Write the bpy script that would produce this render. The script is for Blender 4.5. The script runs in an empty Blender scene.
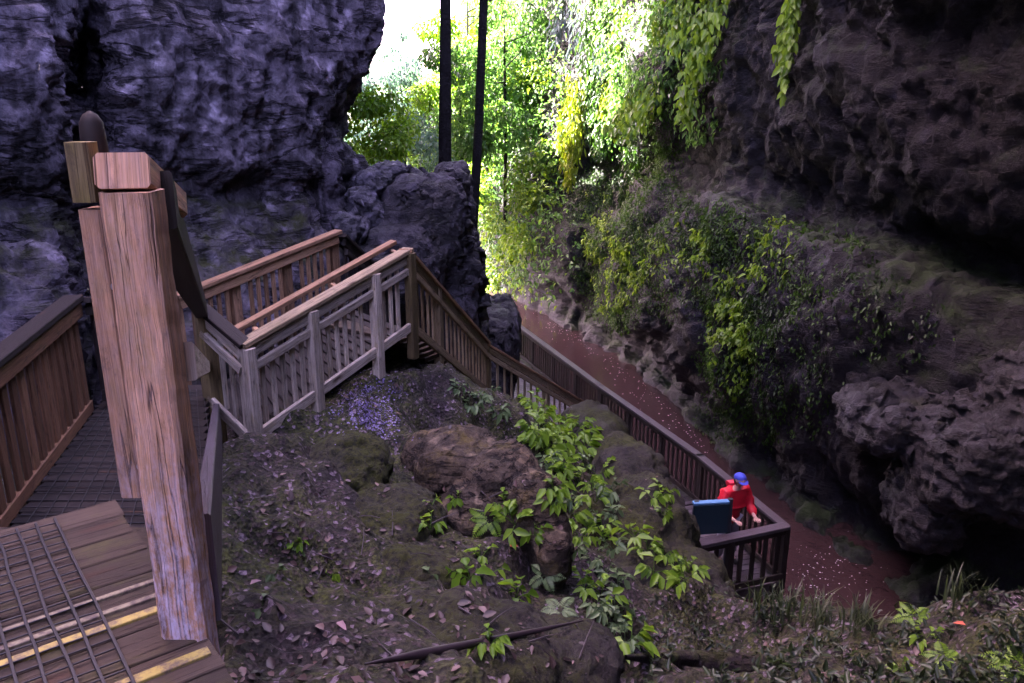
import bpy, bmesh, math, random
import numpy as np
from mathutils import Vector, Matrix, Quaternion, noise
from mathutils.bvhtree import BVHTree
from mathutils.geometry import delaunay_2d_cdt

random.seed(7); RNG = np.random.default_rng(7)
scene = bpy.context.scene
COL = scene.collection
V3 = Vector

# ------------------------------------------------------------------ camera
FPX, PITCH = 800.0, math.radians(16.2)
CP, SP = math.cos(PITCH), math.sin(PITCH)
def P(px, py, D):
    b = (341.5-py)/FPX*D
    return V3(((px-512)/FPX*D, D*CP+b*SP, -D*SP+b*CP))
def Z(px, py, z):
    b = (341.5-py)/FPX
    return P(px, py, z/(-SP+b*CP))
def proj(v):
    D = v[1]*CP-v[2]*SP
    return 512+v[0]/D*FPX, 341.5-(v[1]*SP+v[2]*CP)/D*FPX, D

cam_d = bpy.data.cameras.new('camera'); cam = bpy.data.objects.new('camera', cam_d); COL.objects.link(cam)
cam.rotation_euler = (math.pi/2-PITCH, 0, 0)
cam_d.sensor_width = 36; cam_d.lens = 36*FPX/1024; cam_d.clip_start = .05; cam_d.clip_end = 3000
scene.camera = cam

# ------------------------------------------------------------------ light
SUN_DIR = V3((-.62, .27, .74)).normalized()      # towards the sun
w = bpy.data.worlds.new('World'); scene.world = w; w.use_nodes = True
nt = w.node_tree; bg = nt.nodes['Background']
sky = nt.nodes.new('ShaderNodeTexSky'); sky.sky_type = 'NISHITA'; sky.sun_disc = False; sky.dust_density = 4; sky.air_density = .8; sky.ozone_density = 1.5
sky.sun_elevation = math.asin(SUN_DIR.z); sky.sun_rotation = math.atan2(SUN_DIR.x, SUN_DIR.y)
tint = nt.nodes.new('ShaderNodeMix'); tint.data_type = 'RGBA'; tint.blend_type = 'MULTIPLY'; tint.inputs[0].default_value = 1; tint.inputs[7].default_value = (1.22, .88, 1.05, 1)
nt.links.new(sky.outputs[0], tint.inputs[6]); nt.links.new(tint.outputs[2], bg.inputs[0]); bg.inputs[1].default_value = .13
sd = bpy.data.lights.new('sun', 'SUN'); sd.energy = 5.0; sd.angle = math.radians(.5); sd.color = (1, .95, .84)
so = bpy.data.objects.new('sun', sd); COL.objects.link(so)
so.rotation_euler = SUN_DIR.to_track_quat('Z', 'Y').to_euler()
scene.view_settings.view_transform = 'Standard'; scene.view_settings.look = 'None'
scene.view_settings.exposure = 4.85; scene.view_settings.gamma = 1
scene.render.engine = 'CYCLES'
scene.cycles.use_denoising = True
scene.cycles.diffuse_bounces = 1; scene.cycles.max_bounces = 8; scene.cycles.transparent_max_bounces = 8
scene.cycles.caustics_reflective = False; scene.cycles.caustics_refractive = False

# ------------------------------------------------------------------ materials
class NT:
    def __init__(s, name):
        s.m = bpy.data.materials.new(name); s.m.use_nodes = True
        s.t = s.m.node_tree; s.b = s.t.nodes['Principled BSDF']; s.out = s.t.nodes['Material Output']
    def n(s, typ, **kw):
        nd = s.t.nodes.new(typ)
        for k, v in kw.items():
            setattr(nd, k, v)
        return nd
    def l(s, a, b): s.t.links.new(a, b)
    def coord(s, kind='Object', scale=(1,1,1), rot=(0,0,0)):
        tc = s.n('ShaderNodeTexCoord'); mp = s.n('ShaderNodeMapping')
        s.l(tc.outputs[kind], mp.inputs[0]); mp.inputs['Scale'].default_value = scale; mp.inputs['Rotation'].default_value = rot
        return mp.outputs[0]
    def noise(s, co, scale, detail=5, rough=.6, dist=0):
        nd = s.n('ShaderNodeTexNoise'); s.l(co, nd.inputs['Vector'])
        nd.inputs['Scale'].default_value = scale; nd.inputs['Detail'].default_value = detail
        nd.inputs['Roughness'].default_value = rough; nd.inputs['Distortion'].default_value = dist
        return nd.outputs['Fac']
    def vor(s, co, scale, feature='DISTANCE_TO_EDGE'):
        nd = s.n('ShaderNodeTexVoronoi', feature=feature); s.l(co, nd.inputs['Vector']); nd.inputs['Scale'].default_value = scale
        return nd.outputs['Distance']
    def ramp(s, fac, stops, interp='LINEAR'):
        r = s.n('ShaderNodeValToRGB'); s.l(fac, r.inputs[0]); e = r.color_ramp.elements; r.color_ramp.interpolation = interp
        while len(e) > len(stops): e.remove(e[-1])
        while len(e) < len(stops): e.new(.5)
        for el, (p, c) in zip(e, stops):
            el.position = p; el.color = (c, c, c, 1) if isinstance(c, (int, float)) else (*c, 1)
        return r.outputs[0]
    def mix(s, fac, a, b, mode='MIX'):
        m = s.n('ShaderNodeMix', data_type='RGBA', blend_type=mode)
        for sock, v in ((m.inputs[0], fac), (m.inputs[6], a), (m.inputs[7], b)):
            if isinstance(v, (int, float)): sock.default_value = v
            elif isinstance(v, tuple): sock.default_value = (*v, 1)
            else: s.l(v, sock)
        return m.outputs[2]
    def math(s, op, a, b=0.0, clamp=False):
        m = s.n('ShaderNodeMath', operation=op, use_clamp=clamp)
        for sock, v in ((m.inputs[0], a), (m.inputs[1], b)):
            if isinstance(v, (int, float)): sock.default_value = v
            else: s.l(v, sock)
        return m.outputs[0]
    def bump(s, h, strength=.5, dist=.05, prev=None):
        b = s.n('ShaderNodeBump'); s.l(h, b.inputs['Height']); b.inputs['Strength'].default_value = strength; b.inputs['Distance'].default_value = dist
        if prev is not None: s.l(prev, b.inputs['Normal'])
        return b.outputs[0]
    def nz(s):
        g = s.n('ShaderNodeNewGeometry'); x = s.n('ShaderNodeSeparateXYZ'); s.l(g.outputs['Normal'], x.inputs[0]); return x.outputs[2]
    def attr(s, name):
        a = s.n('ShaderNodeAttribute'); a.attribute_name = name; return a

def rock_mat(name, dark, light, tint, moss=(.045,.055,.012), moss_lo=.55, moss_hi=.75, moss_nz=.6, streak=.6, crack=1.0, scale=1.0, rough=.8, wet=0.0, moss_z=None, st_lo=.47):
    s = NT(name); co = s.coord()
    big = s.noise(co, .55*scale, 4, .6); mid = s.noise(co, 2.6*scale, 8, .65, .4); fine = s.noise(co, 16*scale, 8, .7); grit = s.noise(co, 60*scale, 3, .6)
    c = s.mix(s.ramp(mid, [(.32, 0), (.66, 1)]), dark, light)
    c = s.mix(s.ramp(big, [(.4, 0), (.62, 1)]), c, s.mix(.6, c, tint))
    c = s.mix(s.ramp(fine, [(.35, .75), (.6, 0)]), c, s.mix(.72, c, (.012,.010,.014)))
    c = s.mix(s.ramp(grit, [(.6, 0), (.75, .45)]), c, s.mix(.5, light, (.42,.40,.42)))
    st = s.noise(s.coord(scale=(1.3,1.3,.16)), 1.6*scale, 5, .6, .3)
    c = s.mix(s.math('MULTIPLY', s.ramp(st, [(st_lo, 0), (st_lo+.13, 1)]), streak), c, s.mix(.15, (.012,.011,.012), c))
    ck = s.noise(s.coord(scale=(.8,.8,3.4), rot=(0,.12,0)), 1.1*scale, 7, .62, .5)
    cl = s.math('ABSOLUTE', s.math('SUBTRACT', ck, .5)); cl = s.ramp(cl, [(.0, 1), (.006, .9), (.03, 0)])
    gate = s.ramp(s.noise(co, .9*scale, 3), [(.38, 0), (.52, 1)])
    cl = s.math('MULTIPLY', cl, gate)
    c = s.mix(s.math('MULTIPLY', cl, .85*crack), c, (.006,.005,.006))
    rgn = s.n('ShaderNodeTexNoise', noise_type='RIDGED_MULTIFRACTAL'); s.l(co, rgn.inputs['Vector']); rgn.inputs['Scale'].default_value = 3.4*scale; rgn.inputs['Detail'].default_value = 9; rgn.inputs['Roughness'].default_value = .62; rgn.inputs['Distortion'].default_value = .3
    rg = rgn.outputs['Fac']; c = s.mix(s.ramp(rg, [(.12, .8), (.34, 0)]), c, s.mix(.75, c, (.006,.005,.006)))
    mm = s.math('ADD', s.noise(co, 1.3*scale, 7, .7), s.math('MULTIPLY', s.nz(), moss_nz*.25))
    mm = s.math('ADD', mm, s.math('MULTIPLY', s.math('SUBTRACT', fine, .5), .35))
    if moss_z is not None:
        xz = s.n('ShaderNodeSeparateXYZ'); s.l(co, xz.inputs[0]); zz = s.n('ShaderNodeMapRange'); s.l(xz.outputs[2], zz.inputs[0]); zz.inputs[1].default_value = moss_z; zz.inputs[2].default_value = moss_z-.8; mm = s.math('ADD', mm, s.math('MULTIPLY', zz.outputs[0], .15))
    mcol = s.mix(s.noise(co, 22*scale, 4), tuple(v*.5 for v in moss), tuple(min(1,v*1.7) for v in moss))
    mf = s.ramp(mm, [(moss_lo, 0), (moss_hi, 1)])
    c = s.mix(mf, c, mcol)
    s.b.inputs['Specular IOR Level'].default_value = .15+wet*1.2
    s.l(c, s.b.inputs['Base Color'])
    r = s.ramp(mid, [(.3, rough-wet), (.7, rough)]); s.l(r, s.b.inputs['Roughness'])
    h = s.math('ADD', s.math('MULTIPLY', mid, 1.0), s.math('MULTIPLY', fine, .35))
    h = s.math('SUBTRACT', h, s.math('MULTIPLY', cl, .5*crack)); h = s.math('ADD', h, s.math('MULTIPLY', rg, .55))
    h = s.math('ADD', h, s.math('MULTIPLY', grit, .06))
    s.l(s.bump(h, 1.0, .16/scale), s.b.inputs['Normal'])
    return s.m

M = {}
M['cliff_left'] = rock_mat('left cliff limestone', (.11,.092,.115), (.52,.45,.54), (.38,.31,.40), moss=(.03,.032,.012), moss_lo=.66, moss_hi=.86, moss_nz=.5, streak=.95, moss_z=-.5, st_lo=.46)
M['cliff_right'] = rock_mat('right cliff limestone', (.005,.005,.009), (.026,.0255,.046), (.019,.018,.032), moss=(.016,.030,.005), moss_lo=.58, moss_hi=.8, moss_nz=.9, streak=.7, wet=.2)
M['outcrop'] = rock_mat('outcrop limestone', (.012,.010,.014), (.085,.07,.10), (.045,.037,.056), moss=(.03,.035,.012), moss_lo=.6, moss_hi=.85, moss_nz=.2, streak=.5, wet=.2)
M['mossy'] = rock_mat('mossy limestone', (.018,.016,.014), (.075,.065,.06), (.05,.045,.03), moss=(.026,.029,.008), moss_lo=.36, moss_hi=.62, moss_nz=.3, streak=.2, scale=1.6)
M['brown_rock'] = rock_mat('brown boulder stone', (.05,.04,.028), (.27,.215,.15), (.20,.145,.08), moss=(.07,.055,.012), moss_lo=.6, moss_hi=.8, moss_nz=.4, streak=.35, scale=2.2)
M['lavender_rock'] = rock_mat('pale wet limestone', (.03,.027,.036), (.19,.165,.225), (.14,.11,.17), moss=(.03,.035,.012), moss_lo=.66, moss_hi=.9, moss_nz=.3, streak=.3, scale=1.5, wet=.35)

def soil_mat():
    s = NT('leaf mould soil'); co = s.coord()
    big = s.noise(co, .8, 5, .6); mid = s.noise(co, 5, 8, .7); fine = s.noise(co, 40, 6, .7)
    c = s.mix(s.ramp(mid, [(.35, 0), (.65, 1)]), (.007,.0055,.005), (.036,.027,.028))
    c = s.mix(s.ramp(big, [(.34, 0), (.52, 1)]), c, s.mix(s.ramp(mid, [(.4,0),(.6,1)]), (.012,.016,.004), (.062,.070,.016)))
    v = s.n('ShaderNodeTexVoronoi'); s.l(co, v.inputs['Vector']); v.inputs['Scale'].default_value = 34
    sp = s.n('ShaderNodeSeparateColor'); s.l(v.outputs['Color'], sp.inputs[0])
    c = s.mix(s.math('MULTIPLY', s.ramp(sp.outputs[0], [(.72, 0), (.80, 1)]), .45), c, (.085,.055,.065))
    c = s.mix(s.math('MULTIPLY', s.ramp(sp.outputs[1], [(.90, 0), (.93, 1)]), .8), c, (.20,.155,.19))
    c = s.mix(s.ramp(fine, [(.38, .8), (.6, 0)]), c, (.008,.006,.007))
    s.l(c, s.b.inputs['Base Color']); s.b.inputs['Roughness'].default_value = .75; s.b.inputs['Specular IOR Level'].default_value = .2
    h = s.math('ADD', s.math('MULTIPLY', mid, .8), s.math('MULTIPLY', fine, .3)); h = s.math('ADD', h, s.math('MULTIPLY', v.outputs['Distance'], .5))
    s.l(s.bump(h, .9, .05), s.b.inputs['Normal'])
    return s.m
def moss_mat():
    s = NT('moss and soil over rock'); co = s.coord()
    mid = s.noise(co, 3, 9, .72, .5); fine = s.noise(co, 24, 8, .75); big = s.noise(co, 1.1, 6, .65); grit = s.noise(co, 110, 3, .6)
    c = s.mix(s.ramp(mid, [(.35, 0), (.65, 1)]), (.010,.009,.007), (.060,.052,.048))
    m = s.ramp(s.math('ADD', big, s.math('MULTIPLY', s.math('SUBTRACT', fine, .5), .5)), [(.40, 0), (.62, 1)])
    c = s.mix(m, c, s.mix(fine, (.014,.018,.004), (.070,.076,.016)))
    c = s.mix(s.ramp(fine, [(.36, .9), (.52, 0)]), c, (.006,.005,.006))
    c = s.mix(s.ramp(grit, [(.62, 0), (.74, .55)]), c, (.16,.13,.15))
    s.l(c, s.b.inputs['Base Color']); s.b.inputs['Roughness'].default_value = .8; s.b.inputs['Specular IOR Level'].default_value = .2
    h = s.math('ADD', mid, s.math('MULTIPLY', fine, .5)); h = s.math('ADD', h, s.math('MULTIPLY', grit, .1)); s.l(s.bump(h, 1.0, .09), s.b.inputs['Normal'])
    return s.m
M['mossy'] = moss_mat()
M['soil'] = soil_mat()

def wood_mat(name, a, b, algae, alg=.5, pale_glow=.0, rough=.7, pale_glow_z=False):
    s = NT(name); uv = s.coord('UV')
    tc = s.t.nodes[-2]
    def st(x, y):
        mp = s.n('ShaderNodeMapping'); mp.inputs['Scale'].default_value = (x, y, 1); s.l(uv, mp.inputs[0]); return mp.outputs[0]
    grain = s.noise(st(2.2, 55), 1.0, 6, .65, 1.2); band = s.noise(st(.9, 9), 1.0, 4, .5, .8); blot = s.noise(st(5, 9), 1.0, 7, .7)
    fleck = s.noise(st(60, 130), 1.0, 4, .7); fib = s.noise(st(9, 330), 1.0, 5, .75); dirt = s.noise(st(7, 14), 1.0, 8, .8)
    var = s.attr('var'); sp = s.n('ShaderNodeSeparateColor'); s.l(var.outputs['Color'], sp.inputs[0])
    c = s.mix(band, a, b)
    c = s.mix(s.ramp(grain, [(.35, .8), (.6, 0)]), c, s.mix(.65, c, (.03,.02,.015)))
    c = s.mix(s.math('MULTIPLY', s.ramp(blot, [(.52, 0), (.72, 1)]), alg), c, algae)
    c = s.mix(s.ramp(fleck, [(.62, 0), (.72, .5)]), c, (.02,.015,.015))
    kn = s.vor(st(1.6, 7), 1.0, 'F1'); c = s.mix(s.ramp(kn, [(.05, .85), (.16, 0)]), c, (.07,.035,.02))
    sz = pale_glow
    c = s.mix(s.ramp(fib, [(.38, .55), (.62, 0)]), c, s.mix(.75, c, (.02,.014,.01))); c = s.mix(s.ramp(dirt, [(.30, .75), (.46, 0)]), c, (.03,.024,.02))
    ckn = s.math('ABSOLUTE', s.math('SUBTRACT', s.noise(st(.7, 22), 1.0, 3, .5, .6), .5)); ckm = s.ramp(ckn, [(.0, 1), (.010, 0)]); c = s.mix(s.math('MULTIPLY', ckm, .85), c, (.025,.014,.010))
    if pale_glow_z:
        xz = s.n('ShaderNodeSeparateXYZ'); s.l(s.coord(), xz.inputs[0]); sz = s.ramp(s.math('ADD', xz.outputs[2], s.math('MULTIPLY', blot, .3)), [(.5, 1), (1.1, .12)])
    if pale_glow: c = s.mix(s.math('MULTIPLY', s.ramp(s.noise(st(14, 40), 1.0, 6, .75), [(.42, 0), (.62, 1)]), sz), c, (.60,.50,.58))  # pale overexposure glow painted into the timber, stronger towards the post foot
    c = s.mix(1.0, c, s.ramp(sp.outputs[0], [(0, .6), (1, 1.25)]), 'MULTIPLY')
    s.l(c, s.b.inputs['Base Color']); s.b.inputs['Roughness'].default_value = rough; s.b.inputs['Specular IOR Level'].default_value = .2
    h = s.math('ADD', s.math('MULTIPLY', grain, .5), s.math('MULTIPLY', fib, .5)); h = s.math('SUBTRACT', h, s.math('MULTIPLY', ckm, .8)); s.l(s.bump(h, .8, .006), s.b.inputs['Normal'])
    return s.m
M['wood_brown'] = wood_mat('reddish weathered timber', (.32,.165,.08), (.52,.31,.18), (.16,.13,.04), .4)
M['wood_grey'] = wood_mat('grey weathered timber', (.64,.50,.38), (.86,.74,.61), (.46,.36,.14), .6)
M['wood_shadow'] = wood_mat('shadow dark timber', (.006,.005,.005), (.018,.014,.013), (.014,.014,.006), .4)  # darker copy of the deck timber, shade put into the colour
M['wood_tan'] = wood_mat('yellowish tan timber', (.38,.27,.15), (.62,.48,.30), (.26,.22,.06), .5)
M['wood_pink'] = wood_mat('pinkish timber with foot glow', (.56,.27,.13), (.78,.47,.29), (.28,.22,.09), .45, pale_glow=1.0, pale_glow_z=True)
M['wood_pale'] = wood_mat('pale mottled timber', (.36,.22,.18), (.50,.34,.32), (.24,.21,.10), .35, pale_glow=1.0)
M['wood_algae'] = wood_mat('algae covered timber', (.17,.125,.055), (.27,.20,.095), (.17,.14,.02), .6)
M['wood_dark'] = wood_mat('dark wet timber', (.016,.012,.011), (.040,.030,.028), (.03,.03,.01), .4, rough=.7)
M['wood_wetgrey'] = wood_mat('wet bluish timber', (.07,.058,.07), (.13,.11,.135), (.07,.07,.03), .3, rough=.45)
M['wood_deck'] = wood_mat('brown deck timber', (.036,.026,.018), (.10,.07,.046), (.085,.08,.02), .8)
M['wood_board'] = wood_mat('dim fence timber', (.18,.085,.04), (.32,.165,.085), (.10,.08,.025), .6)

def flat_mat(name, c, rough=.6, var=.25, scale=30, metal=0.0):
    s = NT(name); co = s.coord(); n = s.noise(co, scale, 5, .65)
    s.l(s.mix(n, tuple(v*(1-var) for v in c), tuple(min(1, v*(1+var)) for v in c)), s.b.inputs['Base Color'])
    s.b.inputs['Roughness'].default_value = rough; s.b.inputs['Metallic'].default_value = metal
    s.l(s.bump(n, .25, .004), s.b.inputs['Normal'])
    return s.m
M['yellow'] = flat_mat('patchy yellow stripe', (.50,.38,.06), .7, .45, 60)
M['pale_strip'] = flat_mat('patchy pale stripe', (.36,.33,.31), .7, .5, 60)
def patchy(name, c, under):
    s = NT(name); co = s.coord(); n = s.noise(co, 26, 7, .75)
    s.l(s.mix(s.ramp(n, [(.40, 0), (.56, 1)]), under, s.mix(s.noise(co, 90, 3), tuple(v*.6 for v in c), c)), s.b.inputs['Base Color']); s.b.inputs['Roughness'].default_value = .75
    return s.m
M['yellow'] = patchy('patchy yellow stripe', (.40,.31,.07), (.12,.085,.05)); M['pale_strip'] = patchy('patchy pale stripe', (.24,.20,.12), (.07,.05,.04))
M['wire'] = flat_mat('rusty black wire', (.012,.011,.012), .5, .3)
M['bark'] = rock_mat('dark bark', (.006,.005,.005), (.018,.015,.014), (.014,.013,.01), moss_lo=.75, moss_hi=.95, streak=.3, scale=3)
M['twig'] = flat_mat('wet dark twig', (.022,.014,.017), .5, .4)
M['log'] = rock_mat('rotting log bark', (.02,.014,.016), (.08,.055,.06), (.06,.04,.035), moss_lo=.55, moss_hi=.85, streak=.2, scale=5)
M['red'] = flat_mat('red rain jacket', (.62,.010,.03), .55, .2, 40)
M['redbag'] = flat_mat('pinkish red bag fabric', (.68,.03,.07), .5, .2, 40)
M['blue'] = flat_mat('blue cap fabric', (.03,.05,.42), .7, .15, 60)
M['skin'] = flat_mat('skin', (.50,.30,.24), .55, .08, 40)
M['hair'] = flat_mat('dark brown hair', (.02,.013,.01), .5, .3, 80)
M['trouser'] = flat_mat('grey trousers', (.26,.24,.29), .8, .15, 50)
M['shoe'] = flat_mat('dark shoes', (.02,.02,.022), .6, .2)
M['eye'] = flat_mat('dark eye', (.012,.01,.01), .2, .1)
M['teal'] = flat_mat('dark teal panel', (.006,.022,.034), .45, .2)
M['blue_edge'] = flat_mat('light blue panel edge', (.10,.24,.42), .4, .15)
M['dark_metal'] = flat_mat('dark metal', (.02,.022,.03), .4, .2)
M['bolt'] = flat_mat('galvanised bolt', (.35,.33,.36), .4, .2, metal=.8)

def leaf_mat(name, lo, hi, trans, tw=.45, rough=.45, spec=.4):
    s = NT(name); sp = s.n('ShaderNodeSeparateColor'); s.l(s.attr('var').outputs['Color'], sp.inputs[0])
    c = s.mix(sp.outputs[0], lo, hi); s.l(c, s.b.inputs['Base Color']); s.b.inputs['Roughness'].default_value = rough
    s.b.inputs['Specular IOR Level'].default_value = spec
    tb = s.n('ShaderNodeBsdfTranslucent'); s.l(s.mix(sp.outputs[0], tuple(v*.6 for v in trans), trans), tb.inputs[0])
    mx = s.n('ShaderNodeMixShader'); mx.inputs[0].default_value = tw; s.l(s.b.outputs[0], mx.inputs[1]); s.l(tb.outputs[0], mx.inputs[2]); s.l(mx.outputs[0], s.out.inputs[0])
    return s.m
M['leaf_bright'] = leaf_mat('bright green leaf', (.045,.11,.010), (.20,.34,.03), (.24,.40,.02), .4)
M['leaf_forest'] = leaf_mat('forest leaf', (.024,.07,.016), (.095,.19,.055), (.15,.33,.05), .45)
M['leaf_yellow'] = leaf_mat('yellow green leaf', (.06,.13,.012), (.14,.27,.02), (.20,.38,.015), .5)
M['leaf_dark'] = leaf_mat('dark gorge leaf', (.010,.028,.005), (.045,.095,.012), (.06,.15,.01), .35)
M['leaf_shade'] = leaf_mat('shade darkened undergrowth leaf', (.006,.012,.004), (.022,.038,.008), (.02,.04,.005), .2)
M['leaf_pale'] = leaf_mat('pale grey green leaf', (.05,.085,.03), (.15,.22,.09), (.10,.18,.05), .3)
M['leaf_blue'] = leaf_mat('bluish far leaf', (.05,.09,.08), (.13,.20,.16), (.14,.26,.16), .45)  # far haze put into the leaf colour as a bluish cast
M['frond_pale'] = leaf_mat('pale drooping frond', (.14,.17,.18), (.34,.36,.42), (.12,.16,.14), .3)
M['moss_gold'] = leaf_mat('golden hanging moss', (.11,.14,.01), (.26,.32,.015), (.30,.40,.012), .5)
M['litter'] = leaf_mat('dead leaf', (.016,.010,.008), (.12,.075,.065), (.05,.025,.02), .15, .5)
M['pink_leaf'] = flat_mat('pale pink dead leaf', (.19,.11,.12), .6, .3)
M['violet_fleck'] = flat_mat('violet wet fleck', (.10,.075,.17), .35, .5)
M['orange_leaf'] = flat_mat('orange red dead leaf', (.32,.06,.02), .6, .3)
M['grass'] = leaf_mat('dim grass blade', (.02,.03,.014), (.09,.11,.05), (.08,.12,.03), .35)

def water_mat():
    s = NT('muddy river water'); co = s.coord(scale=(1,.8,1))
    a = s.noise(co, 3.2, 6, .6, .5); b = s.noise(co, 14, 4, .6, .3)
    s.l(s.mix(s.noise(co, .5, 3), (.022,.012,.012), (.046,.026,.026)), s.b.inputs['Base Color'])
    s.b.inputs['Roughness'].default_value = .06; s.b.inputs['IOR'].default_value = 1.33
    h = s.math('ADD', s.math('MULTIPLY', a, .7), s.math('MULTIPLY', b, .3)); s.l(s.bump(h, .22, .06), s.b.inputs['Normal'])
    return s.m
M['water'] = water_mat()
M['sparkle'] = flat_mat('white river sparkle', (.72,.66,.74), .5, .1)

# ------------------------------------------------------------------ object helpers
def tag(o, label, cat=None, group=None, kind=None):
    o['label'] = label
    if cat: o['category'] = cat
    if group: o['group'] = group
    if kind: o['kind'] = kind
    return o
def thing(name, label, cat, base=(0,0,0), group=None):
    o = bpy.data.objects.new(name, None); COL.objects.link(o); o.location = base; o.empty_display_size = .1
    return tag(o, label, cat, group)
def world_loc(o):
    p = V3((0,0,0))
    while o is not None: p = p + V3(o.location); o = o.parent
    return p
def link_mesh(name, me, parent=None, mat=None, smooth=False):
    o = bpy.data.objects.new(name, me); COL.objects.link(o)
    if mat is not None: me.materials.append(M[mat] if isinstance(mat, str) else mat)
    if parent is not None: o.parent = parent
    if smooth: me.polygons.foreach_set('use_smooth', np.ones(len(me.polygons), bool))
    return o
def mesh_np(name, V, F, mat=None, parent=None, smooth=True, var=None, off=None):
    V = np.asarray(V, float)
    if off is None and parent is not None: off = world_loc(parent)
    if off is not None: V = V-np.array(off)
    me = bpy.data.meshes.new(name); F = np.asarray(F)
    me.vertices.add(len(V)); me.vertices.foreach_set('co', V.ravel())
    k = F.shape[1]; me.loops.add(F.size); me.loops.foreach_set('vertex_index', F.ravel().astype(np.int32))
    me.polygons.add(len(F)); me.polygons.foreach_set('loop_start', np.arange(0, F.size, k, dtype=np.int32)); me.polygons.foreach_set('loop_total', np.full(len(F), k, np.int32))
    me.update(calc_edges=True); me.validate()
    if var is not None:
        a = me.attributes.new('var', 'FLOAT_COLOR', 'POINT'); a.data.foreach_set('color', np.c_[var, var, var, np.ones(len(var))].astype(np.float32).ravel())
    return link_mesh(name, me, parent, mat, smooth)

class Boards:
    """collects chamfered boards into one mesh with lengthwise UVs"""
    def __init__(s): s.v = []; s.f = []; s.uv = []; s.var = []
    def add(s, a, b, w, h, up=(0,0,1), ch=.006, var=None, twist=0):
        a = V3(a); b = V3(b); d = (b-a); L = d.length; d.normalize(); up = V3(up)
        side = d.cross(up)
        if side.length < 1e-4: side = d.cross(V3((0,1,0)))
        side.normalize(); u = side.cross(d).normalized()
        ch = min(ch, w*.3, h*.3); W, H = w/2, h/2
        pr = [(-W+ch,-H),(W-ch,-H),(W,-H+ch),(W,H-ch),(W-ch,H),(-W+ch,H),(-W,H-ch),(-W,-H+ch)]
        i0 = len(s.v); vv = random.random() if var is None else var
        for p in (a, b):
            for x, y in pr: s.v.append(p+side*x+u*y); s.var.append(vv)
        ou, ov = random.random()*50, random.random()*50
        per = [0]
        for k in range(8):
            q, r = pr[k], pr[(k+1) % 8]; per.append(per[-1]+math.hypot(q[0]-r[0], q[1]-r[1]))
        for k in range(8):
            k2 = (k+1) % 8
            s.f.append((i0+k, i0+8+k, i0+8+k2, i0+k2)); s.uv += [(ou, ov+per[k]), (ou+L, ov+per[k]), (ou+L, ov+per[k+1]), (ou, ov+per[k+1])]
        s.f.append(tuple(i0+k for k in range(8))); s.uv += [(ou+pr[k][1]*.3, ov+pr[k][0]) for k in range(8)]
        s.f.append(tuple(i0+8+k for k in reversed(range(8)))); s.uv += [(ou+pr[k][1]*.3, ov+pr[k][0]) for k in reversed(range(8))]
        return s
    def build(s, name, mat, parent=None):
        off = world_loc(parent) if parent is not None else V3((0,0,0))
        me = bpy.data.meshes.new(name); me.from_pydata([tuple(p-off) for p in s.v], [], s.f)
        uvl = me.uv_layers.new(name='UVMap'); uvl.data.foreach_set('uv', np.array(s.uv, np.float32).ravel())
        a = me.attributes.new('var', 'FLOAT_COLOR', 'POINT'); v = np.array(s.var, np.float32); a.data.foreach_set('color', np.c_[v, v, v, np.ones(len(v))].astype(np.float32).ravel())
        bm = bmesh.new(); bm.from_mesh(me); bmesh.ops.recalc_face_normals(bm, faces=bm.faces); bm.to_mesh(me); bm.free()
        return link_mesh(name, me, parent, mat)
def board(name, mat, parent, a, b, w, h, **kw):
    return Boards().add(a, b, w, h, **kw).build(name, mat, parent)

def tube(pts, rad, seg=10, wob=0.0):
    pts = [V3(p) for p in pts]; V = []; F = []; n = len(pts)
    rad = rad if isinstance(rad, (list, tuple)) else [rad]*n
    for i, p in enumerate(pts):
        d = (pts[min(i+1, n-1)]-pts[max(i-1, 0)]).normalized()
        s = d.cross(V3((0,0,1))) if abs(d.z) < .9 else d.cross(V3((0,1,0))); s.normalize(); u = s.cross(d)
        for k in range(seg):
            a = 2*math.pi*k/seg; r = rad[i]*(1+wob*noise.noise(p*3+V3((math.cos(a), math.sin(a), 0))*1.5))
            V.append(p+s*math.cos(a)*r+u*math.sin(a)*r)
    for i in range(n-1):
        for k in range(seg):
            k2 = (k+1) % seg; F.append((i*seg+k, i*seg+k2, (i+1)*seg+k2, (i+1)*seg+k))
    return V, F

# ------------------------------------------------------------------ leaves
def leaf_arrays(pos, tip, nrm, L, W, var, fold=.25, droop=.25):
    """folded six-point leaves as numpy arrays: pos base, tip direction, approximate face normal"""
    pos = np.asarray(pos, float); n = len(pos)
    tip = tip/np.maximum(np.linalg.norm(tip, axis=1, keepdims=True), 1e-6)
    side = np.cross(tip, nrm); side /= np.maximum(np.linalg.norm(side, axis=1, keepdims=True), 1e-6)
    up = np.cross(side, tip); L = L[:, None]; W = W[:, None]
    b = pos; t = pos+tip*L-up*L*droop
    l1 = pos+tip*L*.33-side*W*.5+up*W*fold; r1 = pos+tip*L*.33+side*W*.5+up*W*fold
    l2 = pos+tip*L*.70-side*W*.36+up*W*fold*.7-up*L*droop*.45; r2 = pos+tip*L*.70+side*W*.36+up*W*fold*.7-up*L*droop*.45
    V = np.stack([b, r1, r2, t, l2, l1], 1).reshape(-1, 3)
    i = np.arange(n)[:, None]*6
    F = np.concatenate([i+np.array([0, 1, 2, 3]), i+np.array([0, 3, 4, 5])], 0)
    return V, F, np.repeat(var, 6)
def rnd_unit(n):
    v = RNG.normal(size=(n, 3)); return v/np.linalg.norm(v, axis=1, keepdims=True)
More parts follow.
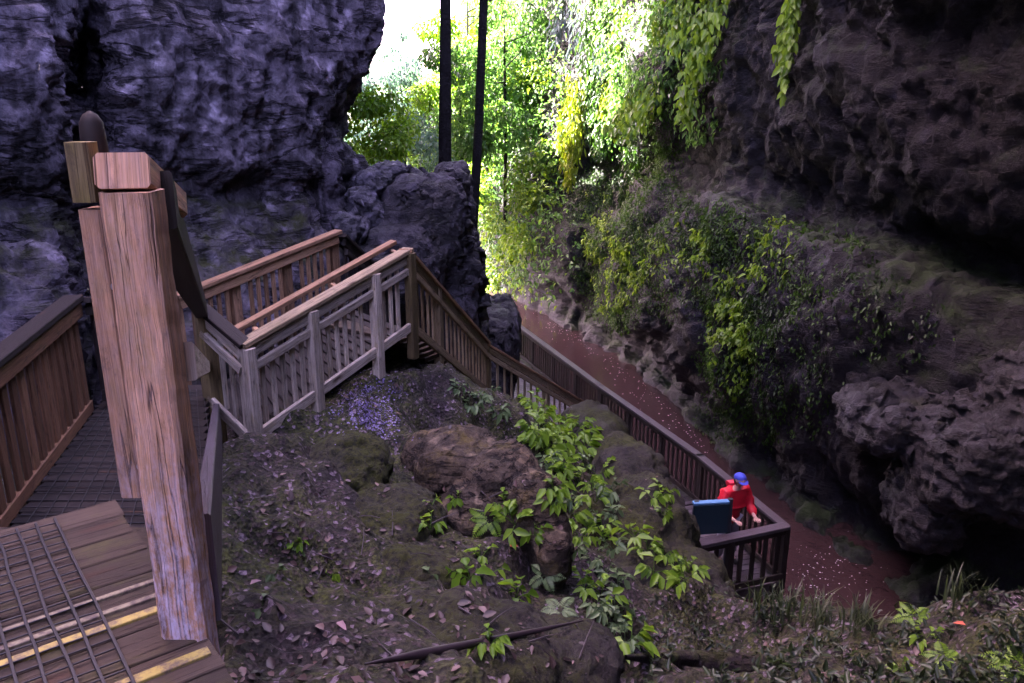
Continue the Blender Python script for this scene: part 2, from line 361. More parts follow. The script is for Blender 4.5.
def blob_points(blobs, n, shell=.55):
    """points through the outer part of ellipsoid clumps; blobs = [(centre, (rx,ry,rz))]"""
    vol = np.array([b[1][0]*b[1][1]+b[1][1]*b[1][2] for b in blobs]); pick = RNG.choice(len(blobs), n, p=vol/vol.sum())
    C = np.array([tuple(b[0]) for b in blobs])[pick]; R = np.array([b[1] for b in blobs])[pick]
    d = rnd_unit(n); r = shell+(1-shell)*RNG.random((n, 1))**.6
    return C+d*R*r, d
def leaf_object(name, pos, out, L, W, mat, parent=None, hang=.6, varbase=None):
    n = len(pos)
    tip = out*.6+rnd_unit(n)*.7+np.array([0, 0, -hang]); nr = out*.8+np.array([0, 0, .7])+rnd_unit(n)*.4
    Ls = L*(.6+.8*RNG.random(n)); Ws = Ls*W
    var = RNG.random(n) if varbase is None else np.clip(varbase+RNG.normal(size=n)*.18, 0, 1)
    V, F, va = leaf_arrays(pos, tip, nr, Ls, Ws, var)
    return mesh_np(name, V, F, mat, parent, smooth=False, var=va)

# ------------------------------------------------------------------ rock helpers
def fbm(p, s, o=5): return noise.fractal(V3(p)*s, .9, 2.1, o)
def rock_disp(p, amp, s, seed, wn=.6, wr=.35, wc=.3):
    q = V3(p)+V3((seed*13.1, seed*7.7, seed*3.3))
    n = noise.fractal(q*s+.25*noise.noise_vector(q*s*2.3), .72, 2.15, 7)
    r = noise.ridged_multi_fractal(q*s*.8, .9, 2.2, 4, 1.0, 2.0)
    vd = noise.voronoi(q*s*1.1)[0]; cell = min(1, (vd[1]-vd[0])*2.2)
    return amp*(n*wn+(r-1.0)*wr+(cell-.5)*wc)
def crom(a, b, c, d, t): return .5*((2*b)+(-a+c)*t+(2*a-5*b+4*c-d)*t*t+(-a+3*b-3*c+d)*t**3)
def refine(A, n, axis):
    A = np.moveaxis(A, axis, 0); m = len(A); out = []
    pad = np.concatenate([2*A[:1]-A[1:2], A, 2*A[-1:]-A[-2:-1]])
    for i in range(m-1):
        for k in range(n[i] if isinstance(n, list) else n):
            t = k/(n[i] if isinstance(n, list) else n); out.append(crom(pad[i], pad[i+1], pad[i+2], pad[i+3], t))
    out.append(A[-1]); return np.moveaxis(np.array(out), 0, axis)
def grid_normals(G):
    du = np.gradient(G, axis=1); dv = np.gradient(G, axis=0); n = np.cross(du, dv); return n/np.maximum(np.linalg.norm(n, axis=2, keepdims=True), 1e-9)
def grid_faces(r, c):
    i = np.arange(r-1)[:, None]*c+np.arange(c-1)[None]; i = i.ravel(); return np.stack([i, i+1, i+c+1, i+c], 1)
def cliff(name, ctrl, nu, nv, mat, amp, s, seed, flip=1, detail=.5, wts=(.6,.35,.3)):
    G = np.array([[tuple(p) for p in row] for row in ctrl], float)
    G = refine(refine(G, nv, 0), nu, 1); N = grid_normals(G)*flip
    H = G.copy(); r, c = G.shape[:2]
    for i in range(r):
        for j in range(c):
            p = G[i, j]; k = min(2.0, max(.35, p[1]/14)) if p[1] > 0 else .8
            H[i, j] += N[i, j]*(rock_disp(p, amp*k, s/k**.5, seed, *wts)+detail*amp*.4*noise.fractal(V3(p)*s*4.5, .8, 2.1, 4))
    o = mesh_np(name, H.reshape(-1, 3), grid_faces(r, c), mat, smooth=True)
    return o, H, grid_normals(H)*flip
def blob_rock(name, ells, mat, voxel, amp, s, seed, parent=None, smooth_it=3, strata=0, k=2.0):
    """boulder: ellipsoids fused by a voxel remesh, then broken up by noise"""
    bm = bmesh.new()
    for c, r, *rot in ells:
        mtx = Matrix.Translation(V3(c)) @ (rot[0] if rot else Matrix.Identity(4)) @ Matrix.Diagonal((*r, 1))
        n0 = len(bm.verts); bmesh.ops.create_icosphere(bm, subdivisions=4, radius=1); bm.verts.ensure_lookup_table()
        for v in bm.verts[n0:]:
            v.co = mtx @ (v.co/(abs(v.co.x)**k+abs(v.co.y)**k+abs(v.co.z)**k)**(1/k))
    me = bpy.data.meshes.new(name); bm.to_mesh(me); bm.free()
    o = bpy.data.objects.new(name, me); COL.objects.link(o)
    md = o.modifiers.new('r', 'REMESH'); md.mode = 'VOXEL'; md.voxel_size = voxel
    ms = o.modifiers.new('s', 'SMOOTH'); ms.iterations = smooth_it; ms.factor = .5
    dg = bpy.context.evaluated_depsgraph_get(); dg.update()
    me2 = bpy.data.meshes.new_from_object(o.evaluated_get(dg)); o.modifiers.clear(); o.data = me2; bpy.data.meshes.remove(me); me2.name = name
    for v in me2.vertices:
        d = rock_disp(v.co, amp, s, seed)+amp*.25*noise.fractal(v.co*s*5, .8, 2.1, 4)
        if strata: d += strata*math.sin((v.co.z*1.0+.35*v.co.x+.2*noise.noise(v.co*2))*22)*.5
        v.co += v.normal*d
    me2.materials.clear(); me2.materials.append(M[mat]); me2.polygons.foreach_set('use_smooth', np.ones(len(me2.polygons), bool)); me2.update()
    if parent: o.parent = parent
    return o

# ================================================================== SETTING
# ---- foreground slope, river bed: one sheet of terrain
TP = [P(*q) for q in [
 (225,640,3.1),(300,683,2.9),(228,540,4.4),(235,475,6.1),(300,428,7.2),(370,385,8.3),(420,358,9.3),
 (300,560,4.7),(350,500,6.0),(400,455,7.3),(440,405,9.0),(480,392,11.2),(530,406,13),(565,425,13.6),
 (400,600,4.6),(400,683,3.35),(520,683,3.8),(620,690,4.3),(520,610,5.6),(600,625,6.0),(650,662,5.9),(560,520,8.5),(600,470,10.8),(640,560,8.0),
 (770,668,5.9),(700,690,4.7),(850,690,4.4),(1024,690,4.0),(1024,590,5.5),(940,600,5.9),(870,622,6.2),(815,650,6.2),(600,800,2.6),(1000,900,2.4),(300,900,1.9)]]
TP += [V3(q) for q in [(5.2,9.2,-9.1),(3.2,9.3,-8.9),(7.5,8.2,-9.2),(5,14,-9.3),(4.4,17,-9.3),(3.2,23,-9.3),(1,30,-9.3),(-2,34,-9.3),(8.5,12,-9.2),(9.5,8,-9.0),(10,3,-6),(12,-2,-4),
 (3.2,12.2,-8.6),(2.3,16.2,-8.5),(1.0,19.5,-8.5),(-.6,24.5,-8.4),(-2.5,30,-8.2),(.2,17.3,-7.6),(-1.2,14.5,-5.6),(-1.9,12,-4.2),(-2.5,18,-6),(-4,25,-7),
 (-1.5,1.4,-2.2),(-1.8,3.2,-2.9),(-3,5,-3.1),(-3.3,8.5,-3.3),(-1.5,9.8,-3.0),(-6,3,-2.8),(-6,8,-3),(-6,14,-3.5),(-7,24,-6),(-7,34,-8),(-5,-2,-2.2),(0,-2,-1.9),(6,-3,-2.5),(14,10,-9),(14,34,-9),(3,34,-9.3),(8,24,-9.3)]]
res = delaunay_2d_cdt([V3((p.x, p.y)) for p in TP], [], [], 0, 1e-5)
tv, tf = res[0], res[2]; orig = res[3]
tz = [TP[o[0]].z for o in orig]
tree0 = BVHTree.FromPolygons([V3((v.x, v.y, z)) for v, z in zip(tv, tz)], [tuple(f) for f in tf])
XS = np.concatenate([np.arange(-6.5, -3.5, .16), np.arange(-3.5, 6.5, .058), np.arange(6.5, 13, .16)])
YS = np.concatenate([np.arange(-1.8, 1, .16), np.arange(1, 12, .058), np.arange(12, 33.5, .16)])
HZ = np.zeros((len(YS), len(XS)))
for i, y in enumerate(YS):
    for j, x in enumerate(XS):
        h = tree0.ray_cast(V3((x, y, 50)), V3((0, 0, -1)))[0]; HZ[i, j] = h.z if h else -9.2
for _ in range(14):
    Q = np.pad(HZ, 1, mode='edge'); HZ = (Q[:-2,1:-1]+Q[2:,1:-1]+Q[1:-1,:-2]+Q[1:-1,2:]+2*HZ)/6
TV = np.zeros((len(YS), len(XS), 3))
for i, y in enumerate(YS):
    for j, x in enumerate(XS):
        p = V3((x, y, HZ[i, j]))
        a = 1.0 if HZ[i, j] > -8.2 else .25
        d = .30*noise.fractal(p*.9, .9, 2.1, 4)+.16*(noise.ridged_multi_fractal(p*1.5, .9, 2.2, 4, 1, 2)-1)*.6+.045*noise.fractal(p*7, .75, 2.2, 4)
        TV[i, j] = (x+.05*a*noise.noise(p*4), y+.05*a*noise.noise(p*4+V3((9,3,1))), HZ[i, j]+d*a)
terrain = mesh_np('hillside_ground', TV.reshape(-1, 3), grid_faces(*TV.shape[:2]), 'soil')
tag(terrain, 'dark mossy leaf littered slope falling from the walkway to the river', kind='structure')

# ---- far ground beyond the gorge
far_ground = mesh_np('ground', [(-900,33,-9.6),(900,33,-9.6),(900,1800,-9.6),(-900,1800,-9.6),(-900,-900,-9.6),(900,-900,-9.6)], [(0,1,2,3),(4,5,1,0)], 'soil', smooth=False)
tag(far_ground, 'valley floor beyond and around the gorge', kind='structure')

# ---- river
rv = [(-20,46),(-8,41),(-1.5,36),(0,30),(1,24),(2,18),(3,13.5),(4,10.5),(5.5,8.2),(8,6.5),(9.5,4)]
rr = [(-20,66),(-2,60),(6,46),(6.5,36),(8,30),(9,24),(10,19),(11,14),(11.5,11),(12,8),(12.5,5)]
RV = []; RF = []
for (a, b), (c, d) in zip(rv, rr):
    for k in range(5): t = k/4; RV.append((a+(c-a)*t, b+(d-b)*t, -8.6))
for i in range(len(rv)-1):
    for k in range(4): RF.append((i*5+k, i*5+k+1, i*5+k+6, i*5+k+5))
river = mesh_np('river_water', RV, RF, 'water', smooth=True); tag(river, 'muddy pinkish brown stream in the gorge floor', kind='structure')

# ---- right cliff: columns from far to near, rows from the waterline up to an unseen roof added for shade
def rcol(base, rows):
    D = proj(Z(base[0], base[1], -8.65))[2]; b = P(base[0], base[1], D)
    return [V3((b.x, b.y, -10.2)), b]+[P(x, y, D+d) for x, y, d in rows]
RC = [
 [V3((-22,74,-10)), V3((-22,74,-8.6)), V3((-22,74,-6)), V3((-22,75,-3)), V3((-22,76,-2)), V3((-22,77,-1.5)), V3((-22,78,-1.2)), V3((-22,79,-1)), V3((-22,80,-.8)), V3((-22,82,-.6)), V3((-22,85,-.4)), V3((-22,90,-.2)), V3((-22,100,0))],
 [V3((-7,60,-10)), V3((-7,60,-8.6)), V3((-7,60,-6)), V3((-7,61,-3)), V3((-7,62,-2)), V3((-7,63,-1.2)), V3((-7,64,-.8)), V3((-7,66,-.3)), V3((-7,68,.3)), V3((-6.5,70,1.2)), V3((-6,74,2)), V3((-5,82,4)), V3((-4,92,6))],
 rcol((500,288), [(498,262,.2),(496,235,.5),(495,205,1),(493,170,1.6),(492,150,2),(491,125,2.5),(490,100,3),(488,50,4),(485,-20,5),(480,-140,7),(478,-300,9)]),
 rcol((557,325), [(560,300,.5),(555,280,-.5),(550,240,-.8),(552,190,0),(556,175,.5),(560,150,.5),(566,120,0),(570,70,0),(575,0,0),(585,-180,-.5),(600,-420,-1)]),
 rcol((593,341), [(598,318,1),(597,290,-.3),(598,240,-.6),(603,195,0),(606,180,1.),(604,150,1.3),(602,125,.2),(606,70,0),(612,0,0),(630,-180,-2),(640,-420,-7)]),
 rcol((655,388), [(650,355,1.4),(640,315,-.6),(645,250,-.8),(655,192,-.2),(660,182,1.0),(660,150,1.5),(655,120,.2),(655,60,0),(660,0,-.2),(690,-180,-4),(700,-420,-9)]),
 rcol((728,460), [(722,420,1.2),(715,370,-.6),(715,290,-1),(722,208,-.6),(728,198,.5),(730,165,1.1),(728,130,.5),(725,60,0),(730,0,-.3),(770,-180,-5),(800,-420,-9)]),
 rcol((800,520), [(795,480,1.0),(790,420,-.3),(785,330,-1),(800,243,-.8),(810,232,.6),(810,190,1.2),(800,145,.7),(795,70,.2),(800,0,-.4),(850,-180,-5),(900,-420,-8)]),
 rcol((875,585), [(870,530,1.6),(850,460,.8),(860,350,-.4),(880,265,-.6),(895,255,.7),(900,225,1.0),(880,180,.3),(880,80,-.5),(890,0,-1),(960,-180,-4.5)])+[V3((2.6,11.5,8))],
 rcol((1010,640), [(1010,560,1.0),(1000,480,0),(1000,390,-.6),(1010,305,-.3),(1024,292,.7),(1030,255,.9),(1010,205,-.3),(1005,90,-1),(1020,0,-1.5),(1090,-180,-4.5)])+[V3((1.2,8.6,5.8))],
 [V3((11.5,8.5,-10)), V3((11.5,8.5,-8.6)), V3((11.6,8.5,-6.5)), V3((10.8,8.3,-5)), V3((10.4,8.2,-3.6)), V3((10.3,8.1,-2.4)), V3((11.0,8.3,-2)), V3((11.0,8.3,-1.2)), V3((10.2,8,-.2)), V3((9.6,7.8,1.8)), V3((9.2,7.6,3.5)), V3((6.0,6.6,4.6)), V3((.3,5.6,4.9))],
 [V3((13,1,-10)), V3((13,1,-8.6)), V3((13,1,-6.5)), V3((12.4,1,-5)), V3((12,1,-3.6)), V3((12,1,-2.4)), V3((12.6,1,-2)), V3((12.6,1,-1.2)), V3((11.6,1,-.2)), V3((11,1,1.8)), V3((10.4,1,3.5)), V3((8.0,1,4.4)), V3((.5,1,4.6))],
 [V3((9,-7,-10)), V3((9,-7,-8.6)), V3((9,-7,-6.5)), V3((9,-7,-5)), V3((9,-7,-3.6)), V3((9,-7,-2.4)), V3((9,-7,-2)), V3((9,-7,-1.2)), V3((8.6,-7,-.2)), V3((8.4,-7,1.8)), V3((8,-7,3.5)), V3((5,-6.5,4.2)), V3((.6,-5,4.6))],  # closing wall behind the camera, added to steer sky light
 [V3((-5,-9,-10+k*1.0)) for k in range(13)],
]
ctrl = [[c[r] for c in RC] for r in range(13)]
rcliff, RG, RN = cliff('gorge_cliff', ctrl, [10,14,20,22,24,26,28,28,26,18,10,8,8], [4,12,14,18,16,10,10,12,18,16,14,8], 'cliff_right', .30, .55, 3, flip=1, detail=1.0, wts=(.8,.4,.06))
tag(rcliff, 'tall dark overhanging rock wall across the river with mossy lower apron and added shading roof', kind='structure')

# ---- left cliff: rows from top to foot, columns from the camera side to the silhouette and round behind it
LROW = [-1400,-700,-330,-120,0,50,85,115,140,168,196,225,262,310,380,600]
LD   = [2.0, 1.2, .6,  .2, 0, 0, .05,.1,.15,.25, .55,.35,.0,-.3,-.45,-.5]
LSIL = [470, 440, 415, 398, 385,376,362,345,343,362,366,368,372,380,390,420]
def lcol(x, D, dx=0): return [P(x+dx*k, y, D+d) for k, (y, d) in enumerate(zip(LROW, LD))]
LC = [[V3((-4.5,-9,P(0,y,7).z*.25)) for y in LROW], [V3((-6.2,1.5,P(0,y,7).z)) for y in LROW], lcol(-230,6.6), lcol(-80,7.0), lcol(10,7.6), lcol(54,7.9), lcol(86,9.3), lcol(118,9.0), lcol(185,9.5), lcol(255,10.3), lcol(312,11.2)]  # first column: unseen wall behind the camera, kept low to admit light
LC.append([P(s-20, y, 12.2+d) for y, d, s in zip(LROW, LD, LSIL)])
LC.append([P(s, y, 13.2+d) for y, d, s in zip(LROW, LD, LSIL)])
LC.append([P(s, y, 13.2+d)+V3((-.8,1.8,0)) for y, d, s in zip(LROW, LD, LSIL)])
def lwrap(off, cap):  # unseen back of the cliff, height capped to steer the sun
    out = []
    for y, d, q in zip(LROW, LD, LSIL):
        p = P(q, y, 13.2+d)+V3(off)
        if p.z > 0: p.z = cap*(1-math.exp(-p.z/cap)); 
        out.append(p)
    return out
LC.append(lwrap((-2.5,6.5,0), 15)); LC.append(lwrap((-4.8,13,0), 7)); LC.append(lwrap((-7.2,20,0), 1))
for k_ in (5, 6): LC[6][k_] = P(80, LROW[k_]+8, 10.5)
ctrl = [[c[r] for c in LC] for r in range(len(LROW))]
lcliff, LG, LN = cliff('left_cliff', ctrl, [6,8,14,20,18,14,16,22,24,22,14,12,10,8,8,6], [5,8,14,22,14,12,12,12,12,12,12,14,16,14,6], 'cliff_left', .20, .75, 5, flip=-1, detail=1.2, wts=(.6,.55,.1))
tag(lcliff, 'pale purple grey overhanging cliff above the timber walkway', kind='structure')

# ---- outcrop between stair and river, boulders
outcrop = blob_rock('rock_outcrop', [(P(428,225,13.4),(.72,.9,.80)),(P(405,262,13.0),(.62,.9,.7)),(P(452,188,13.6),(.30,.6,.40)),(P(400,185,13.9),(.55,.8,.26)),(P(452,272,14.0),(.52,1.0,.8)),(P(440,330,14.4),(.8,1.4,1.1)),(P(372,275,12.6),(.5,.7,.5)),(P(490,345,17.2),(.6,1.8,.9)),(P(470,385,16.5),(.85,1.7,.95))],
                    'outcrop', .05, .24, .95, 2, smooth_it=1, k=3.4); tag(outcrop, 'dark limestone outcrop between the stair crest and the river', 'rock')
ledge = blob_rock('rock_ledge', [(P(375,182,13.1),(.28,.45,.20)),(P(362,205,12.7),(.22,.4,.26)),(P(350,228,12.2),(.24,.4,.25)),(P(374,222,12.9),(.25,.4,.35)),(P(392,170,13.4),(.32,.4,.10))], 'lavender_rock', .035, .15, 2.4, 8, smooth_it=1, k=2.6)
tag(ledge, 'pale dripping lavender rock ledge at the foot of the left cliff', 'rock')
boulder = blob_rock('mossy_boulder', [(P(624,494,11.0),(.62,1.3,.72)),(P(650,552,9.4),(.52,1.1,.80)),(P(592,450,12.6),(.6,1.5,.5)),(P(692,605,8.4),(.44,.7,.62)),(P(615,570,9.0),(.75,1.0,.9)),(P(672,640,7.9),(.74,.8,.75)),(P(640,610,7.6),(.5,.7,.6))],
                    'mossy', .06, .16, 1.3, 4, smooth_it=2); tag(boulder, 'large rounded moss covered boulder above the river platform', 'boulder')
bboulder = blob_rock('brown_boulder', [(P(462,463,7.2),(.40,.5,.32)),(P(503,485,6.9),(.36,.45,.36)),(P(532,512,6.6),(.27,.4,.36)),(P(550,548,6.4),(.17,.35,.30)),(P(428,458,7.4),(.22,.35,.22)),(P(485,510,6.8),(.36,.5,.32))], 'brown_rock', .03, .085, 1.7, 11, smooth_it=3, k=2.3)
tag(bboulder, 'bare brown boulder in the middle of the planted slope', 'boulder')
fboulder = blob_rock('foreground_boulder', [(P(455,660,4.1),(.55,.5,.24)),(P(560,665,4.3),(.35,.4,.2)),(P(370,690,3.6),(.3,.3,.22))], 'mossy', .035, .08, 2.2, 12, smooth_it=2)
tag(fboulder, 'low yellowish mossy rock crossed by the fallen dark branch', 'boulder')
hump = blob_rock('mossy_hump', [(P(390,525,6.3),(.42,.5,.24)),(P(350,470,7.0),(.4,.45,.3)),(P(420,580,5.4),(.3,.35,.2))], 'mossy', .035, .10, 2.0, 14, smooth_it=3)
tag(hump, 'lumpy green brown mossy rock hump under the stair fence', 'boulder')
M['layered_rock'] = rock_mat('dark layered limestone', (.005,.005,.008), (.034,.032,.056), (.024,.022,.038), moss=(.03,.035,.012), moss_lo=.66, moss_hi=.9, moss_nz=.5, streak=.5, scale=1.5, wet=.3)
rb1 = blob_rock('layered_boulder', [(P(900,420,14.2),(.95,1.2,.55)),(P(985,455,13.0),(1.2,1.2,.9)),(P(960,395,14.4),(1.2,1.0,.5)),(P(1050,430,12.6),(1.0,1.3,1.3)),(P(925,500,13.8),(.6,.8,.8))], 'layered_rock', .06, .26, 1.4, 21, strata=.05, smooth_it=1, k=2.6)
tag(rb1, 'dark layered boulder standing under the overhang across the river', 'boulder')
rb2 = blob_rock('pale_boulder', [(P(885,330,15.6),(.45,.6,.28)),(P(865,372,15.4),(.4,.5,.28)),(P(930,340,15.4),(.7,.7,.28))], 'layered_rock', .05, .18, 1.8, 25, smooth_it=1, k=2.6)
tag(rb2, 'small rock hump on the ledge above the layered boulder', 'boulder')

# ---- surface lookup for placing things on the ground
def bvh_of(objs):
    vs, fs = [], []
    for o in objs:
        k = len(vs); vs += [o.matrix_world @ v.co for v in o.data.vertices]; fs += [tuple(i+k for i in p.vertices) for p in o.data.polygons]
    return BVHTree.FromPolygons(vs, fs)
GROUND = bvh_of([terrain, boulder, bboulder, fboulder, hump])
def hit(px, py):
    d = P(px, py, 1).normalized(); h = GROUND.ray_cast(V3((0,0,0)), d)
    return (h[0], h[1]) if h[0] is not None else (None, None)
def drop(x, y, z0=0):
    h = GROUND.ray_cast(V3((x, y, z0)), V3((0,0,-1)))[0]; return h.z if h else -9

# ================================================================== TIMBER
def lerp(a, b, t): return V3(a)+(V3(b)-V3(a))*t
def railing(name, label, a, b, posts, mats, nb, height=1.0, mid=True, cap=(.14,.045), bal=(.045,.03), ext=.25, group='timber railings of the gorge walkway', bottom=.12, side=0, midh=.24, post=.1, post_mats=None):
    """sloping fence; a and b are the tops of the handrail ends"""
    t = thing(name, label, 'railing', (a.x, a.y, a.z-height), group)
    up = V3((0,0,1))
    d = (b-a); hd = V3((d.x, d.y, 0)).normalized(); sd_ = hd.cross(up)
    board('handrail', mats['rail'], t, a+up*-.022-hd*.04, b+up*-.022+hd*.04, cap[0], cap[1])
    board('top_rail', mats['rail2'], t, a-up*.105+sd_*.02, b-up*.105+sd_*.02, .045, .11)
    if mid: board('mid_rail', mats['rail2'], t, a-up*midh+sd_*.045, b-up*midh+sd_*.045, .04, .075)
    board('bottom_rail', mats['rail2'], t, a-up*(height-bottom)+sd_*.045, b-up*(height-bottom)+sd_*.045, .04, .10)
    for i, p in enumerate(posts):
        q = lerp(a, b, p); m = (post_mats or {}).get(i, mats['post'])
        board('post', m, t, V3((q.x, q.y, q.z-height-ext))+sd_*.115*side, V3((q.x, q.y, q.z-.05))+sd_*.115*side, post, post, up=hd)
    for k in range(nb):
        p = (k+.5)/nb
        if min(abs(p-x) for x in posts)*d.length < post*.62+.01: continue
        q = lerp(a, b, p)
        board('baluster', mats['bal'], t, q-up*(height-bottom-.03)+V3((random.uniform(-.004,.004),0,0)), q-up*.14, bal[0], bal[1], up=sd_, ch=.003)
    return t
GREY = dict(rail='wood_tan', rail2='wood_grey', post='wood_grey', bal='wood_grey')
BROWN = dict(rail='wood_brown', rail2='wood_brown', post='wood_brown', bal='wood_brown')
DARK = dict(rail='wood_dark', rail2='wood_dark', post='wood_dark', bal='wood_dark')
WET = dict(rail='wood_wetgrey', rail2='wood_dark', post='wood_dark', bal='wood_dark')
Q1, Q2, C = P(203,305,7.0), P(243,342,6.8), P(406,248,8.6)
B0, B1 = P(178,294,8.35), P(336,230,9.9)
D1, D2 = P(486,342,13.2), P(592,408,17.3)
railing('stair_railing', 'grey slatted railing rising from the corner posts to the stair crest', Q2, C, [0,.34,.74,1], GREY, 19, height=.98, side=.4, post_mats={1:'wood_grey', 3:'wood_algae'})
railing('corner_railing', 'short sloping railing between two corner posts beside the big near post', Q1, Q2, [0,], dict(rail='wood_dark', rail2='wood_grey', post='wood_algae', bal='wood_grey'), 4, height=.98, ext=.6, post=.13)
railing('inner_railing', 'reddish slatted railing along the cliff side of the landing', B0, B1, [.0,.33,.66,1], BROWN, 21, height=1.0, mid=False, side=-.6)
railing('descending_railing', 'brown slatted railing falling from the stair crest towards the river boardwalk', C, D1, [.28,1], dict(rail='wood_brown', rail2='wood_tan', post='wood_tan', bal='wood_tan'), 19, height=1.0, post_mats={1:'wood_algae'}, post=.12)
railing('lower_stair_railing', 'lowest brown stair railing half hidden behind the leafy slope plants', D1, D2, [.5,1], dict(rail='wood_brown', rail2='wood_tan', post='wood_tan', bal='wood_tan'), 18, height=1.0)
B2 = B1+(D1-C)*.7
railing('back_stair_railing', 'dark railing falling away behind the stair crest', B1+V3((.05,.1,-.05)), B2, [1], DARK, 18, height=1.0)
# second grab rail beside the rising flight
gr = thing('grab_rail', 'flat brown grab rail running just behind the rising stair railing', 'handrail', tuple(Q2))
sdv = V3((-.55,.83,0))
board('rail', 'wood_brown', gr, Q2+sdv*.28+V3((-.1,0,-.02)), C+sdv*.26+V3((-.02,0,.03)), .09, .045)
for t_ in (.1,.55,.97): q = lerp(Q2, C, t_)+sdv*.2; board('bracket', 'wood_brown', gr, q-sdv*.19+V3((0,0,-.07)), q+sdv*.06+V3((0,0,-.045)), .05, .04)

# left landing fence: wide boards
LF0, LF1 = P(-40,405,4.5), P(72,288,6.6)
LF0.z = LF1.z = -1.5
lf = thing('boarded_railing', 'dim railing of wide upright boards beside the sunken landing', 'railing', (LF0.x, LF0.y, -2.5), 'timber railings of the gorge walkway')
LFs = LF0+(LF0-LF1)*.7
board('handrail', 'wood_dark', lf, LFs, LF1, .15, .05); hdl = (LF1-LF0).normalized(); sl = hdl.cross(V3((0,0,1)))
board('top_rail', 'wood_board', lf, LFs-V3((0,0,.10))+sl*.03, LF1-V3((0,0,.10))+sl*.03, .045, .12)
board('bottom_rail', 'wood_board', lf, LFs-V3((0,0,.95)), LF1-V3((0,0,.95)), .045, .10)
n = 24
for k in range(n):
    q = lerp(LFs, LF1, (k+.5)/n); board('picket', 'wood_board', lf, q+V3((0,0,-1.02))-sl*.0, q+V3((0,0,-.12)), .098, .025, up=sl)
for t_ in (.45, 1): q = lerp(LFs, LF1, t_); board('post', 'wood_board', lf, q+V3((0,0,-1.3))-sl*.08, q+V3((0,0,-.04))-sl*.08, .1, .1, up=hdl)
railing('landing_end_railing', 'dark railing across the far end of the sunken landing', LF1+V3((.06,.05,0)), B0+V3((-.1,0,0)), [1], DARK, 9, height=1.0, mid=False)

# near stair side railing (from the big post down to the corner post) seen almost edge-on
PX0, PX1, PY0 = -.918, -.79, 1.81
ns = thing('stair_side_railing', 'dark sloping rail and stringer running down behind the big near post', 'railing', (-.85, 2.0, -1.4), 'timber railings of the gorge walkway')
board('handrail', 'wood_dark', ns, (-.86,1.93,-.21), Q1+V3((0,-.05,-.03)), .10, .14)
board('mid_rail', 'wood_grey', ns, (-.83,1.95,-.62), Q1+V3((.0,-.05,-.55)), .04, .10)
board('stringer', 'wood_wetgrey', ns, (-.845,1.95,-1.22), Q1+V3((.04,-.05,-1.05)), .05, .30)

# big near post
bp = thing('newel_post', 'big pinkish timber post with bolted rail ends close to the camera', 'post', (-.85, 1.86, -1.6))
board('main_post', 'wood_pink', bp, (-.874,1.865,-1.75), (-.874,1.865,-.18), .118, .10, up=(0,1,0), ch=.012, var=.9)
def wear(o, amp, cuts=46):
    bm = bmesh.new(); bm.from_mesh(o.data); L = max(e.calc_length() for e in bm.edges)
    bmesh.ops.subdivide_edges(bm, edges=[e for e in bm.edges if e.calc_length() > L*.9], cuts=cuts, use_grid_fill=True)
    for v in bm.verts:
        q = V3(v.co)*V3((22, 22, 6)); v.co += V3((noise.noise(q), noise.noise(q+V3((5,1,9))), 0))*amp+V3((noise.noise(v.co*40), noise.noise(v.co*40+V3((3,3,3))), noise.noise(v.co*30)))*amp*.6
    bm.to_mesh(o.data); bm.free()
wear(bpy.data.objects['main_post'], .0035)
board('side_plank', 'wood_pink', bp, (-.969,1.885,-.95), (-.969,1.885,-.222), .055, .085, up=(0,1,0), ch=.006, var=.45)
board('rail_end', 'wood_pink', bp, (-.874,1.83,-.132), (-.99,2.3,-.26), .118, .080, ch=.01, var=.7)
board('side_rail_end', 'wood_algae', bp, (-.974,1.86,-.204), (-.974,1.86,-.071), .053, .06, up=(0,1,0), ch=.008, var=.9)
V_, F_ = tube([(-1.0,1.97,-.18),(-1.0,1.97,-.085),(-1.0,1.97,-.03),(-1.0,1.97,-.012),(-1.0,1.97,-.004)], [.028,.030,.026,.016,.002], 16)
mesh_np('rounded_end', V_, F_, 'wood_dark', bp)
for z in (-.40,-.86):
    V_, F_ = tube([(-.93,1.845,z),(-.93,1.836,z),(-.93,1.832,z)], [.012,.011,.002], 10); mesh_np('bolt', V_, F_, 'bolt', bp)

# near deck
dk = thing('near_deck', 'near timber deck with wire netting and patchy yellow board stripes', 'deck', (-1.5, 1.5, -1.35))
dd = V3((-.62,.785,0)).normalized(); dc = V3((dd.y,-dd.x,0))       # stair direction, board direction
o0 = Z(237,683,-1.35); o0 = o0-dd*1.2
bb = Boards(); nboard = 17
for k in range(nboard):
    c0 = o0+dd*(.143*k+.07)+V3((0,0,-.021)); jit = random.uniform(-.006,.006)
    bb.add(c0+dc*jit, c0-dc*1.9, .136, .04, ch=.004)
bb.build('deck_boards', 'wood_deck', dk)
def strip(px, py, mat, wd, ext=1.5, nm='deck_stripe'):
    q = Z(px, py, -1.35); s = Boards(); n = 6
    s.add(q+V3((0,0,.002))-dc*.005, q-dc*ext+V3((0,0,.002)), wd, .012, ch=.002); return s.build(nm, mat, dk)
strip(211,651,'yellow',.034); strip(178,603,'yellow',.030); strip(170,592,'pale_strip',.020); strip(160,580,'pale_strip',.018)  # flat yellow and pale strips on the boards, broken up by noise
wm = Boards()
def wire(a, b, n, wd):
    prev = None
    for q in range(n+1):
        p = lerp(a, b, q/n)+V3((random.gauss(0,.0022), random.gauss(0,.0022), .003*noise.noise(V3(a)*3+V3((q*.4,0,0)))))
        if prev is not None: wm.add(prev, p, wd, wd, ch=.001)
        prev = p
for k in range(22):
    a = o0-dc*(.20+.056*k)+V3((0,0,.009)); wire(a, a+dd*2.38, 16, .0085)
